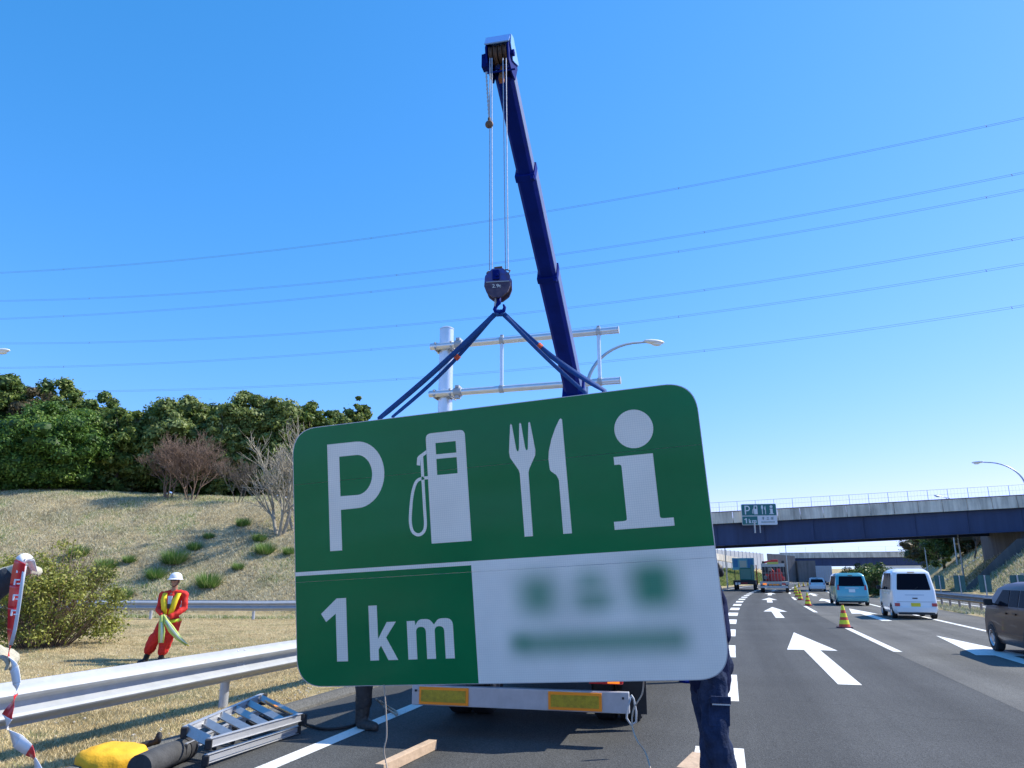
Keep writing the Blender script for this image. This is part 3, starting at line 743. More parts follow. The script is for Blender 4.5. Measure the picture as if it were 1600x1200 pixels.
def sgn(u, v, y=0.0): return SO + sx * u + sz * v + sy * y
def srect(a, rad=.225):
    return roundpoly([(a, a, rad), (SW - a, a, rad), (SW - a, SH - a, rad), (a, SH - a, rad)], 14)
outer = srect(0); inner = srect(.005)
def band(poly, v0, v1, u0=-1, u1=9): return clip(clip(clip(clip(poly, 0, 1, v1), 0, -1, -v0), 1, 0, u1), -1, 0, -u0)
fS = lambda u, v, t: Vector((u, t, v))
seams = [0, .787, 1.557, SH]
def flat(name, loops, m, y=-.0012, par=sign, th=.0009, **kw):
    b = MB(); b.prism(loops, fS, y, y + th); return obj(name, b, m, par, **kw)
for i in range(3):
    b = MB(); b.prism([band(outer, seams[i] + (.0010 if i else 0), seams[i + 1] - (.0010 if i < 2 else 0))], fS, 0, .028)
    pn = obj('panel', b, M_alu, sign)
    for u in ((.5, 1.2, 2.05, 2.75)):
        b = MB(); v0, v1 = seams[i] + .04, seams[i + 1] - .04; b.box((u, .045, (v0 + v1) / 2), (.04, .03, v1 - v0)); obj('rib', b, M_alu, pn)
def cutfilm(name, u0, u1, v0, v1, m):
    for i in range(3):
        a, e = max(v0, seams[i] + .0010), min(v1, seams[i + 1] - .0010)
        if e - a > .002:
            p = band(inner, a, e, u0, u1)
            if len(p) > 2: flat(name, [p], m)
cutfilm('green_film', -1, 9, .866, 9, M_sgreen)
cutfilm('white_stripe', -1, 1.487, .836, .8655, M_swhite)
cutfilm('green_film', -1, 1.487, -1, .8355, M_sgreen)
cutfilm('white_panel', 1.4875, 9, -1, .8655, M_spanel)
def arc(cx, cy, rx_, ry_, a0, a1, n=14): return [(cx + rx_ * math.cos(R(a0 + (a1 - a0) * k / n)), cy + ry_ * math.sin(R(a0 + (a1 - a0) * k / n))) for k in range(n + 1)]
Y2 = -.0026
Pout = [(.32, 1.011), (.425, 1.011), (.425, 1.325), (.575, 1.327)] + arc(.575, 1.590, .240, .263, -90, 90, 22)[1:] + [(.32, 1.855)]
Pin = [(.425, 1.432), (.575, 1.430)] + arc(.575, 1.588, .135, .158, -90, 90, 20)[1:] + [(.425, 1.747)]
flat('letter_p', [Pout, Pin], M_swhite, Y2, th=.0012)
flat('fuel_pump', [roundpoly([(1.182, 1.013), (1.503, 1.013), (1.503, 1.851, .045), (1.18, 1.851, .045)]), [(1.258, 1.683), (1.425, 1.681), (1.425, 1.770), (1.258, 1.771)], [(1.258, 1.524), (1.425, 1.523), (1.425, 1.646), (1.258, 1.648)]], M_swhite, Y2, th=.0012)
flat('nozzle', [[(1.179, 1.724), (1.115, 1.688), (1.1, 1.672), (1.093, 1.616), (1.121, 1.61), (1.125, 1.652), (1.14, 1.671), (1.179, 1.695)]], M_swhite, Y2 - .0002, th=.0012)
def stroke(pts, w):
    L_, R_ = [], []
    for i, p in enumerate(pts):
        a = Vector(pts[max(i - 1, 0)]); c_ = Vector(pts[min(i + 1, len(pts) - 1)]); d = (c_ - a).normalized(); nn = Vector((-d.y, d.x))
        L_.append(tuple(Vector(p) + nn * w / 2)); R_.append(tuple(Vector(p) - nn * w / 2))
    return L_ + R_[::-1]
def smoothline(p, n=5):
    out = []
    for i in range(len(p) - 1):
        p0, p1, p2, p3 = [Vector(q) for q in (p[max(i - 1, 0)], p[i], p[i + 1], p[min(i + 2, len(p) - 1)])]
        for k in range(n):
            t = k / n; q = .5 * ((2 * p1) + (-p0 + p2) * t + (2 * p0 - 5 * p1 + 4 * p2 - p3) * t * t + (-p0 + 3 * p1 - 3 * p2 + p3) * t ** 3); out.append(tuple(q))
    out.append(tuple(p[-1])); return out
flat('hose', [stroke(smoothline([(1.138, 1.69), (1.138, 1.51), (1.139, 1.30), (1.139, 1.157), (1.118, 1.103), (1.074, 1.086), (1.031, 1.115), (1.016, 1.185), (1.024, 1.28), (1.041, 1.383), (1.064, 1.455), (1.09, 1.495), (1.13, 1.510), (1.180, 1.511)]), .024)], M_swhite, Y2, th=.0012)
flat('fork', [[(1.868, 1.841), (1.875, 1.853), (1.882, 1.842), (1.901, 1.665), (1.906, 1.646), (1.914, 1.640), (1.920, 1.648), (1.924, 1.665), (1.940, 1.845), (1.947, 1.853), (1.954, 1.844), (1.971, 1.665), (1.976, 1.648), (1.983, 1.641), (1.990, 1.649), (1.993, 1.665), (2.011, 1.843), (2.018, 1.853), (2.025, 1.844), (2.048, 1.64), (2.044, 1.60), (1.990, 1.503), (1.982, 1.477), (1.978, 1.015), (1.915, 1.015), (1.915, 1.475), (1.908, 1.503), (1.849, 1.60), (1.844, 1.64)][::-1]], M_swhite, Y2, th=.0012)
flat('knife', [roundpoly([(2.248, 1.842), (2.259, 1.853, .01), (2.270, 1.842), (2.269, 1.015), (2.205, 1.015), (2.207, 1.402, .05), (2.19, 1.44), (2.146, 1.476, .03), (2.142, 1.56), (2.150, 1.620), (2.177, 1.705), (2.212, 1.782)])], M_swhite, Y2, th=.0012)
flat('letter_i_dot', [arc(2.786, 1.716, .139, .139, 0, 351, 39)], M_swhite, Y2, th=.0012)
flat('letter_i', [roundpoly([(2.578, 1.017), (2.996, 1.017), (2.996, 1.073), (2.93, 1.073), (2.903, 1.076, .02), (2.902, 1.529), (2.622, 1.529), (2.622, 1.472), (2.672, 1.472, .02), (2.672, 1.076, .02), (2.64, 1.073), (2.578, 1.073)])], M_swhite, Y2, th=.0012)
flat('digit_1', [[(.446, .649), (.446, .182), (.353, .182), (.353, .536), (.268, .476), (.225, .538), (.364, .649)]], M_swhite, Y2, th=.0012)
flat('letter_k', [[(.634, .582), (.705, .582), (.705, .336), (.782, .457), (.858, .457), (.772, .345), (.864, .182), (.784, .182), (.727, .288), (.706, .260), (.706, .182), (.634, .182)]], M_swhite, Y2, th=.0012)
flat('letter_m', [roundpoly([(.947, .182), (.947, .457), (1.012, .457), (1.016, .425), (1.045, .467, .06), (1.13, .467, .07), (1.166, .425), (1.20, .467, .06), (1.316, .468, .10), (1.316, .182), (1.245, .182), (1.245, .412, .05), (1.168, .412, .05), (1.168, .182), (1.098, .182), (1.098, .412, .05), (1.019, .412, .05), (1.019, .182)])], M_swhite, Y2, th=.0012)
# lifting rail and lugs on the back edge
for u in (.60, 2.62):
    b = MB(); b.box((u, .075, 1.02), (.06, .035, 1.96)); obj('back_frame', b, M_galv, sign, bevel=.003)

# ------------------------------------------------------------------ crane truck behind the sign
M_deck = mat('truck_grey', (.36, .37, .36), .5, .3, var=.12, vscale=5, bump=.05)
M_tyre = mat('tyre_rubber', (.018, .018, .02), .85, var=.2, vscale=20)
M_rim = mat('rim_silver', (.5, .5, .52), .35, .8)
M_orange = mat('reflector_orange', (.90, .28, .01), .35)
M_ryel = mat('reflector_olive', (.36, .27, .008), .3, var=.3, vscale=26, bump=.3, bscale=160)
M_red = mat('lens_red', (.45, .01, .01), .25, coat=.5)
M_amb = mat('lens_amber', (.9, .22, .01), .3, emit=(1, .25, .02, .6))
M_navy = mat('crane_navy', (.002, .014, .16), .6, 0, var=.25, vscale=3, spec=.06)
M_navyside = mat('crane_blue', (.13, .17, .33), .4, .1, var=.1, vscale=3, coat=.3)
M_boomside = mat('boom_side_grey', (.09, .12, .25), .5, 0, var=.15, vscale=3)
M_crblue = mat('crane_light_blue', (.25, .45, .85), .35, coat=.4)
TR = Vector((.045, 8.08, 0)); TH = -R(14)
truck = thing('crane_truck', 'crane truck parked on the road behind the hanging sign, boom raised over it', 'crane truck', TR, TH)
def tl(p):   # world -> truck
    return Matrix.Rotation(-TH, 3, 'Z') @ (Vector(p) - TR)
b = MB(); b.box((0, .05, .395), (2.27, .09, .195)); bump_ = obj('bumper', b, mat('bumper_silver', (.40, .42, .46), .5, .4, var=.12, vscale=7), truck, bevel=.006)
for x in (-.78, .60):
    b = MB(); b.box((x, .0, .395), (.54, .02, .17)); rf = obj('reflector', b, M_orange, truck, bevel=.003)
    b = MB(); b.box((x, -.0125, .395), (.485, .008, .115)); obj('reflector_face', b, M_ryel, rf)
for x in (-1.09, -1.09, 1.08):
    b = MB(); b.box((x, -.0, .44), (.02, .012, .02)); obj('bolt', b, M_dark, truck)
b = MB(); b.box((0, 3.4, .88), (2.26, 6.3, .14)); b.box((-.42, 4.0, .70), (.09, 8, .22)); b.box((.42, 4.0, .70), (.09, 8, .22)); obj('chassis', b, M_dark, truck)
b = MB(); b.box((0, 2.9, 1.02), (2.34, 5.6, .12)); obj('deck', b, M_deck, truck, bevel=.008)
for s_ in (-1, 1):
    b = MB(); b.box((s_ * 1.15, 2.9, 1.26), (.04, 5.5, .36)); obj('side_board', b, M_deck, truck, bevel=.006)
b = MB(); b.box((0, .12, 1.26), (2.26, .04, .36)); obj('tail_board', b, M_deck, truck, bevel=.006)
for x in (-.98, .90):
    b = MB(); b.box((x, .14, .60), (.34, .08, .10)); lb = obj('tail_lamp', b, M_red, truck, bevel=.008)
    b = MB(); b.box((x + .08, .095, .60), (.12, .012, .08)); obj('turn_lens', b, M_amb, lb)
def wheel(parent, x, y, r, w, name='wheel'):
    b = MB(); ax = Matrix.Rotation(R(90), 3, 'Y')
    b.lathe([(r * .6, -w / 2), (r * .92, -w / 2), (r, -w * .36), (r, w * .36), (r * .92, w / 2), (r * .6, w / 2), (r * .6, -w / 2)], 28, c=(x, y, r), axis=ax, cap=False); ty = obj('wheel', b, M_tyre, parent, smooth=True)
    b = MB(); b.lathe([(.02, -w * .44), (r * .30, -w * .46), (r * .34, -w * .36), (r * .5, -w * .34), (r * .6, -w * .505), (r * .62, -w * .48), (r * .62, w * .48), (r * .6, w * .505), (r * .5, w * .34), (r * .34, w * .36), (r * .30, w * .46), (.02, w * .44)], 28, c=(x, y, r), axis=ax); obj('rim', b, M_rim, ty, smooth=True)
for s_ in (-1, 1):
    wheel(truck, s_ * 1.02, 1.45, .42, .25); wheel(truck, s_ * .74, 1.45, .42, .25); wheel(truck, s_ * 1.02, 6.6, .42, .25)
    b = MB(); b.prism([[(.86, .16), (.90, .16), (.98, .90), (1.95, .90), (1.95, .96), (.93, .96)]], lambda u, v, t: Vector((t, u, v)), s_ * 1.14 - .16, s_ * 1.14 + .10); obj('mud_guard', b, mat('mudguard_black', (.012, .012, .014), .6), truck)
b = MB(); b.box((0, 7.5, 1.45), (2.15, 1.7, 1.5)); cab = obj('cab', b, M_crblue, truck, bevel=.09)
b = MB(); b.box((0, 6.655, 1.85), (1.6, .02, .5)); obj('rear_window', b, mat('cab_glass', (.02, .03, .04), .05), cab)
b = MB(); b.box((0, 8.36, 1.8), (1.9, .02, .62)); obj('windscreen', b, MATS['cab_glass'], cab)
# crane
BB = Vector((1.52, 12.7, 2.55)); BT = Vector((-.095, 5.78, 6.16))
lb_, lt = tl(BB), tl(BT)
b = MB(); b.box((lb_.x, lb_.y, 1.1), (.9, .6, .5)); b.lathe([(.28, 1.3), (.24, 2.3), (.2, 2.6)], 20, c=(lb_.x, lb_.y, 0)); obj('crane_column', b, M_navy, truck, smooth=True)
for s_ in (-1, 1):
    b = MB(); b.beam((lb_.x + s_ * .4, lb_.y, 1.0), (lb_.x + s_ * 1.35, lb_.y, 1.0), .16, .16); b.beam((lb_.x + s_ * 1.3, lb_.y, 1.05), (lb_.x + s_ * 1.3, lb_.y, .04), .11, .11, up=(0, 1, 0)); b.lathe([(.16, 0), (.16, .03), (.05, .06)], 14, c=(lb_.x + s_ * 1.3, lb_.y, .0)); obj('outrigger', b, M_navy, truck)
D = lt - lb_; Lb = D.length; dn = D.normalized()
def bp_(t): return lb_ + D * t
secs = [(-.07, .42, .28, .31), (.42, .68, .225, .255), (.68, .85, .195, .22), (.85, .985, .165, .185)]
for t0, t1, w_, h_ in secs:
    a, e = bp_(t0 - (.02 if t0 > 0 else 0)), bp_(t1); x = dn.cross(Vector((0, 0, 1))).normalized(); u = x.cross(dn).normalized()
    b = MB()
    prof = [(-w_ * .5, h_ * .5), (w_ * .5, h_ * .5), (w_ * .5, -h_ * .30), (w_ * .34, -h_ * .5), (-w_ * .34, -h_ * .5), (-w_ * .5, -h_ * .30)]
    Vv = [q + x * pa + u * pb for q in (a, e) for pa, pb in prof]; nn = len(prof)
    b.add(Vv, [tuple(range(nn)), tuple(range(2 * nn - 1, nn - 1, -1))] + [(k, (k + 1) % nn, nn + (k + 1) % nn, nn + k) for k in range(nn)])
    bs = obj('boom_section', b, M_navy, truck, bevel=.004)
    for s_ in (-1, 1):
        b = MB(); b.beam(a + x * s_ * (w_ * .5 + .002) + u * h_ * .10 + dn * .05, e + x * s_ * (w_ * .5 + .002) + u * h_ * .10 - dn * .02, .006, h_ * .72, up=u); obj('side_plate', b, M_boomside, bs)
    if t1 < .9:
        b = MB(); b.beam(bp_(t1 - .004), bp_(t1 + .006), w_ + .012, h_ + .006); b.box(bp_(t1 + .002) - u * (h_ * .5 + .012) - x * w_ * .4, (.04, .05, .04)); obj('collar', b, M_navy, bs, bevel=.004)
# boom head: cheek plates, sheaves, pins
hc = lt; x = dn.cross(Vector((0, 0, 1))).normalized(); u = x.cross(dn).normalized()
def hp(a, f, v): return hc + x * a + dn * f + u * v
hd = MB()
for a in (-.10, .10):
    Vv = [hp(a + e, f, v) for e in (-.007, .007) for f, v in ((-.16, .11), (.10, .12), (.17, .05), (.17, -.08), (.08, -.19), (-.05, -.17), (-.16, -.10))]
    hd.add(Vv, [tuple(range(7)), tuple(range(13, 6, -1))] + [(k, (k + 1) % 7, 7 + (k + 1) % 7, 7 + k) for k in range(7)])
head_ = obj('boom_head', hd, M_navy, truck)
b = MB(); Vv = [hp(a, f, v) for a in (-.112, .112) for f, v in ((-.14, .125), (.11, .135), (.19, .07), (.19, -.05), (.178, -.05), (.178, .06), (.105, .122), (-.14, .113))]
b.add(Vv, [tuple(range(8)), tuple(range(15, 7, -1))] + [(k, (k + 1) % 8, 8 + (k + 1) % 8, 8 + k) for k in range(8)]); obj('head_guard', b, M_crblue, head_)
b = MB(); b.add([hp(-.122, f, v) for f, v in ((-.14, .13), (.12, .14), (.19, .07), (.15, -.03), (.02, -.09), (-.05, .0))] + [hp(-.114, f, v) for f, v in ((-.14, .13), (.12, .14), (.19, .07), (.15, -.03), (.02, -.09), (-.05, .0))], [tuple(range(6)), tuple(range(11, 5, -1))] + [(k, (k + 1) % 6, 6 + (k + 1) % 6, 6 + k) for k in range(6)]); obj('cheek_plate', b, M_crblue, head_)
M_rust = mat('rusty_steel', (.16, .10, .07), .7, .5, var=.4, vscale=30)
axx = Matrix((u, dn.cross(u), x)).transposed()
for a in (-.065, -.022, .022, .065):
    b = MB(); axm = Matrix((u, x.cross(u), x)).transposed(); b.lathe([(.02, -.016), (.085, -.016), (.07, -.004), (.07, .004), (.085, .016), (.02, .016)], 20, c=hp(a, .07, -.05), axis=axm); obj('sheave', b, M_rust, head_, smooth=True)
b = MB(); axm = Matrix((u, x.cross(u), x)).transposed(); b.lathe([(.02, -.14), (.03, -.14), (.03, .14), (.02, .14)], 12, c=hp(0, .07, -.05), axis=axm); b.box(hp(.135, .03, -.08), (.05, .08, .13)); b.tube([hp(-.15, .0, -.22), hp(.12, .0, -.22)], .009, 6); obj('head_pin', b, M_navy, head_)
b = MB(); b.beam(hp(-.02, -.03, -.10), hp(-.02, -.05, -.30), .04, .05); obj('rope_anchor', b, mat('anchor_copper', (.30, .12, .05), .5, .5), head_)
# overhoist chain and weight
M_rope = mat('wire_rope', (.42, .43, .47), .5, .7, var=.2, vscale=40)
HX, HY = -.11, 5.55
c0 = tl(Vector((HX - .115, HY + .02, 5.86))); c1 = tl(Vector((HX - .085, HY + .02, 5.38)))
b = MB(); b.tube([c0, c1], .006, 6); b.tube([c0 + Vector((.035, 0, .05)), c1 + Vector((0, 0, .2)), c1], .005, 6); 
for k in range(12): q = c0 + (c1 - c0) * (k / 12); b.ellip(q, (.010, .006, .016), n=6, m=4)
ch = obj('limit_chain', b, M_galv, truck)
b = MB(); b.ellip(c1 - Vector((0, 0, .03)), (.036, .03, .036)); b.lathe([(.014, -.03), (.014, .03)], 8, c=c1); obj('limit_weight', b, M_rust, ch, smooth='all')
# hoist ropes
for a, e in ((-.071, -.085), (-.050, -.067), (.058, .030), (.079, .058)):
    b = MB(); b.tube([tl(Vector((HX + e, HY + .03, 6.02))), tl(Vector((HX + a, HY, 4.0)))], .0048, 6); obj('hoist_rope', b, M_rope, truck)
# hook block
hb = thing('hook_block', 'blue and rust hook block marked 2.9t hanging on four crane ropes', 'hook block', (HX, HY, 3.765), -R(8)); hb.scale = (.92, 1, .82)
M_blockb = mat('hook_block_blue', (.03, .07, .36), .45, .2, var=.4, vscale=14, col2=(.09, .05, .06))
M_blockr = mat('hook_block_rust', (.13, .09, .12), .6, .4, var=.4, vscale=16, col2=(.035, .03, .07))
ob = roundpoly([(-.045, .27, .02), (.05, .27, .02), (.112, .20, .05), (.114, .09, .05), (.09, .02, .06), (.03, -.03, .03), (-.035, -.03, .03), (-.092, .02, .06), (-.114, .09, .05), (-.108, .20, .05)])
for y_ in (-.05, .05):
    up_ = clip(ob, 0, -1, -.128); lo_ = clip(ob, 0, 1, .126)
    b = MB(); b.prism([up_], fS, y_ - .009, y_ + .009); obj('side_plate', b, M_blockb, hb, bevel=.003)
    b = MB(); b.prism([lo_], fS, y_ - .010, y_ + .010); obj('side_plate', b, M_blockr, hb, bevel=.003, label='rusty lower half of the side plate')
b = MB(); b.box((.004, -.062, .13), (.20, .005, .008)); obj('ridge', b, M_galv, hb)
for s_ in (-.022, .022):
    b = MB(); b.lathe([(.02, -.018), (.105, -.018), (.09, -.004), (.09, .004), (.105, .018), (.02, .018)], 24, c=(0, s_, .12), axis=Matrix.Rotation(R(90), 3, 'X')); obj('sheave', b, M_rust, hb, smooth=True)
b = MB(); b.tube([(-.09, 0, .275), (-.10, -.02, .245), (-.07, -.04, .25)], .006, 6); b.tube([(.08, 0, .28), (.105, -.01, .265), (.095, -.02, .235)], .006, 6); b.tube([(-.09, 0, .272), (.085, 0, .282)], .007, 6); b.tube([(-.03, -.03, .285), (.04, -.03, .29)], .016, 10); obj('rope_guard', b, M_rust, hb)
b = MB(); b.box((-.01, -.067, .20), (.06, .02, .10)); b.lathe([(.016, 0), (.016, .02)], 10, c=(0, -.07, .19), axis=Matrix.Rotation(R(90), 3, 'X')); obj('latch', b, M_navy, hb, bevel=.004)
hk = [(0, 0, -.02), (0, 0, -.075), (-.022, 0, -.10), (-.035, 0, -.135), (-.02, 0, -.17), (.012, 0, -.178), (.043, 0, -.155), (.052, 0, -.12), (.040, 0, -.09)]
b = MB(); b.tube([(p[0] + .005, p[1], p[2] + .01) for p in hk], [.020, .020, .016, .018, .022, .022, .018, .014, .008], 10); obj('hook', b, M_navy, hb, smooth='all')
b = MB(); b.tube([(-.02, -.01, -.02), (-.028, -.01, -.10)], .009, 8); obj('hook_latch', b, M_galv, hb)
def text_part(name, body, size, loc, rot, m, parent, ext=.0006):
    cu = bpy.data.curves.new(name, 'FONT'); cu.body = body; cu.size = size; cu.extrude = ext; cu.align_x = 'CENTER'; cu.align_y = 'CENTER'
    t = bpy.data.objects.new(name, cu); COL.objects.link(t); dg = bpy.context.evaluated_depsgraph_get(); dg.update()
    me = bpy.data.meshes.new_from_object(t.evaluated_get(dg)); bpy.data.objects.remove(t); me.materials.clear(); me.materials.append(m); me.name = name
    o = bpy.data.objects.new(name, me); COL.objects.link(o); o.parent = parent; o.location = loc; o.rotation_euler = rot; return o
M_ink = mat('white_lettering', (.78, .78, .74), .6)
text_part('lettering', '2.9t', .05, (-.005, -.0625, .085), (R(90), 0, 0), M_ink, hb)

# slings
M_sling = mat('blue_webbing', (.006, .065, .24), .75, var=.2, vscale=40, bump=.3, bscale=300)
M_tag = mat('sling_label', (.75, .10, .03), .7)
hook_p = Vector((HX + .01, HY, 3.62))
def ribbon(name, pts, w, th, m, parent=None, face=Vector((0, -1, 0)), twist=0.0, widths=None, **kw):
    b = MB(); n = len(pts); Vv = []
    for i, p in enumerate(pts):
        p = Vector(p); d = (Vector(pts[min(i + 1, n - 1)]) - Vector(pts[max(i - 1, 0)])).normalized()
        s_ = d.cross(face).normalized(); tw = twist[i] if isinstance(twist, list) else twist * i / max(n - 1, 1)
        s_ = Matrix.Rotation(tw, 3, d) @ s_; nn = s_.cross(d).normalized(); ww = widths[i] if widths else w
        Vv += [p + s_ * ww / 2 + nn * th / 2, p - s_ * ww / 2 + nn * th / 2, p - s_ * ww / 2 - nn * th / 2, p + s_ * ww / 2 - nn * th / 2]
    F_ = [(4 * i + k, 4 * i + (k + 1) % 4, 4 * i + 4 + (k + 1) % 4, 4 * i + 4 + k) for i in range(n - 1) for k in range(4)] + [(0, 1, 2, 3), (4 * n - 1, 4 * n - 2, 4 * n - 3, 4 * n - 4)]
    b.add(Vv, F_); return obj(name, b, m, parent, smooth='all', **kw)
for lab, x0, us, tt, side in (('blue webbing sling from the hook down to the left half of the sign', -.03, ((.79, -.006), (.90, .06)), .42, -1),
                        ('blue webbing sling from the hook down to the right half of the sign', .03, ((2.46, .06), (2.60, -.006)), .36, 1)):
    t = thing('lifting_sling', lab, 'sling', hook_p, 0, 'blue lifting slings')
    for j, (u_, yy_) in enumerate(us):
        e = sgn(u_, SH - .10, .04 + (.03 if yy_ > 0 else 0)); e2 = sgn(u_, SH + .012, .02 if yy_ > 0 else .012); a = hook_p + Vector((side * .035, 0, .0))
        pts = []; n = 14
        for k in range(n + 1):
            q = a.lerp(e2, k / n) - Vector((0, 0, .03 * math.sin(PI * k / n))) + Vector((0, (.05 if j else -.02) * math.sin(PI * k / n), 0)); pts.append(q - hook_p)
        pts.append(e - hook_p)
        ribbon('strap', pts, .042 if yy_ < 0 else .030, .005, M_sling, t, twist=[.5 * side * math.sin(3.0 * k / n + j) for k in range(n + 2)])
    kt = int(tt * n); q0 = pts[kt]; q1 = pts[kt].lerp(pts[kt + 1], .5)
    ribbon('tag', [q0 + Vector((0, -.012, 0)), q1 + Vector((0, -.012, 0))], .05, .004, M_tag, t)
    b = MB(); b.ellip((side * .012, 0, .01), (.03, .02, .03)); obj('eye', b, M_sling, t, smooth='all')

# thin tag ropes hanging from the sign
M_cord = mat('tan_cord', (.45, .36, .28), .8)
def hang(label, px, Y0, name='cord'):
    P = [at(x, y, yy_) for x, y, yy_ in px]; b = MB(); O = P[0].copy(); P = [tuple(p - O) for p in P]
    sm = smoothline(P, 6); b.tube([Vector(p) for p in sm], .0055, 6); o = obj(name, b, M_cord, label=label, cat='rope', smooth='all', group='thin cords hanging under the sign'); o.location = O; return o
hang('thin cord hanging from the bottom of the sign by the left truck reflector', [(600, 1070, 5.9), (603, 1110, 5.9), (604, 1150, 5.9), (600, 1172, 5.9), (604, 1195, 5.9), (612, 1225, 5.8)], 5.9)
hang('thin cord looping down past the right end of the truck bumper', [(1006, 1062, 5.4), (1003, 1085, 5.45), (990, 1108, 5.5), (988, 1135, 5.5), (996, 1158, 5.4), (1008, 1175, 5.4), (1016, 1200, 5.3), (1020, 1225, 5.2)], 5.4)
b = MB(); O = at(988, 1100, 7.4); P = [at(x, y, 7.4) - O for x, y in ((986, 1088), (980, 1108), (979, 1122), (986, 1133), (994, 1128), (994, 1112), (990, 1092), (986, 1086))]
b.tube(P, .010, 8); o = obj('shackle', b, M_galv, label='steel hook loop dangling at the right end of the truck bumper', cat='shackle', smooth='all'); o.location = O

# ------------------------------------------------------------------ vegetation
M_bark = mat('bark', (.10, .085, .07), .9, var=.35, vscale=9, bump=.5, bscale=30)
M_barkpale = mat('pale_bark', (.30, .27, .21), .85, var=.25, vscale=9)
M_barkred = mat('reddish_twigs', (.17, .115, .085), .85, var=.3, vscale=9)
EVG = leaf_mat('evergreen_leaves', [(0, (.050, .085, .020)), (.45, (.12, .185, .038)), (.8, (.23, .29, .065)), (1, (.35, .39, .12))])
EVB = leaf_mat('bright_leaves', [(0, (.04, .095, .018)), (.5, (.10, .20, .03)), (1, (.24, .34, .065))])
EVL = leaf_mat('light_leaves', [(0, (.075, .11, .026)), (.5, (.19, .25, .06)), (1, (.38, .42, .17))])
EVR = leaf_mat('brownish_leaves', [(0, (.06, .055, .025)), (.5, (.12, .10, .045)), (1, (.20, .15, .08))])
BSH = leaf_mat('bush_leaves', [(0, (.08, .095, .02)), (.5, (.22, .24, .045)), (.85, (.40, .40, .08)), (1, (.30, .20, .10))])
HDG = leaf_mat('hedge_leaves', [(0, (.03, .06, .018)), (.6, (.08, .14, .03)), (1, (.17, .23, .06))])
def leaves(centers, radii, n, size, up=.25, tint0=None, flat_=.75, fill=.25):
    """leaf quads round many small clumps; centers (k,3), radii (k,3)"""
    C = np.asarray(centers, float); Rr = np.asarray(radii, float); k = len(C)
    idx = rng.integers(0, k, n); dr = rng.normal(size=(n, 3)); dr[:, 2] += up; dr /= np.linalg.norm(dr, axis=1)[:, None]
    rad = 1.0 - fill * rng.random(n) ** 1.2 + np.where(rng.random(n) < .22, rng.random(n) * .38, 0)
    P = C[idx] + dr * Rr[idx] * rad[:, None]
    nr = dr * flat_ + rng.normal(size=(n, 3)) * .55; nr[:, 2] += .25; nr /= np.linalg.norm(nr, axis=1)[:, None]
    a = np.cross(nr, rng.normal(size=(n, 3))); a /= np.linalg.norm(a, axis=1)[:, None]; b_ = np.cross(nr, a)
    s = size * (.6 + .8 * rng.random(n)); a *= s[:, None] * .5; b_ *= (s * (.45 + .3 * rng.random(n)))[:, None] * .5
    V = np.stack([P - a, P - b_ * .9 + a * .1, P + a, P + b_ * .9 + a * .1], 1).reshape(-1, 3)
    F = np.arange(4 * n).reshape(-1, 4)
    ct = rng.random(k) if tint0 is None else tint0
    tint = np.clip(.55 * ct[idx] + .55 * rng.random(n) - .05, 0, 1)
    return V, F, tint
def core(centers, radii, sc=.72):
    b = MB()
    for c, r in zip(centers, radii): b.ellip(c, (r[0] * sc, r[1] * sc, r[2] * sc), n=8, m=5)
    return b
def tree(label, base, top, halfw, depth, m, nclump=70, nleaf=9000, size=.30, low=-.02, cat='tree', group='trees on the hilltop', lean=0.0, name='evergreen_tree', clump=.26):
    t = thing(name, label, cat, base, 0, group); H = top - base.z
    cz = H * (low + 1) / 2; rz = H * (1 - low) / 2
    b = MB(); b.tube([(0, 0, -.3), (.05, 0, H * .3), (lean * .5, .1, H * .6), (lean, 0, H * .85)], [.045 * H * .5, .035 * H * .5, .02 * H * .5, .01], 8)
    for k in range(9):
        a = rnd.random() * 2 * PI; z = H * (.25 + .06 * k); r = halfw * .7
        b.tube([(0, 0, z), (r * .5 * math.cos(a), r * .4 * math.sin(a), z + .5), (r * math.cos(a), r * .8 * math.sin(a), z + 1.2)], [.07, .045, .015], 5)
    obj('trunk', b, M_bark, t, smooth='all')
    C = []; Q = []
    for k in range(nclump):
        while True:
            p = np.array([rnd.uniform(-1, 1), rnd.uniform(-1, 1), rnd.uniform(-1, 1)]); q = np.linalg.norm(p)
            if .45 < q < 1: break
        p = p / q * (.50 + .45 * rnd.random())
        r = halfw * clump * (.35 + 1.05 * rnd.random() ** 1.4)
        C.append((p[0] * halfw + lean * (p[2] * .5 + .5), p[1] * depth, cz + p[2] * rz)); Q.append((r, r, r * .72))
    C.append((0, 0, cz)); Q.append((halfw * .75, depth * .75, rz * .75))
    V, F, ti = leaves(C, Q, nleaf, size)
    bc = core(C, Q, .60); n0 = len(V)
    cr = np_mesh('crown', V, F, m, t, tint=ti)
    # solid hull added against see-through; no tint, so darkest leaf colour as inner shade
    ins = obj('dark_inner_hull', bc, m, cr)
    for v in ins.data.vertices: v.co += Vector((noise.noise(v.co * 2.1), noise.noise(v.co * 2.3 + Vector((5, 0, 0))), noise.noise(v.co * 2.2 + Vector((0, 7, 0))))) * .22
    return t
def tr(label, pxc, pytop, halfpx, Y, m, base_y=None, depth=None, **kw):
    kw['nclump'] = int(kw.get('nclump', 70) * 2.3); kw['nleaf'] = int(kw.get('nleaf', 9000) * 2.4); kw['clump'] = kw.get('clump', .26) * .95; kw['size'] = kw.get('size', .30) * .82
    top = at(pxc, pytop, Y); hw = halfpx / FPX * Y * .99; z0 = hgt(top.x, Y)
    return tree(label, Vector((top.x, Y, z0)), top.z, hw, depth or hw * .9, m, **kw)
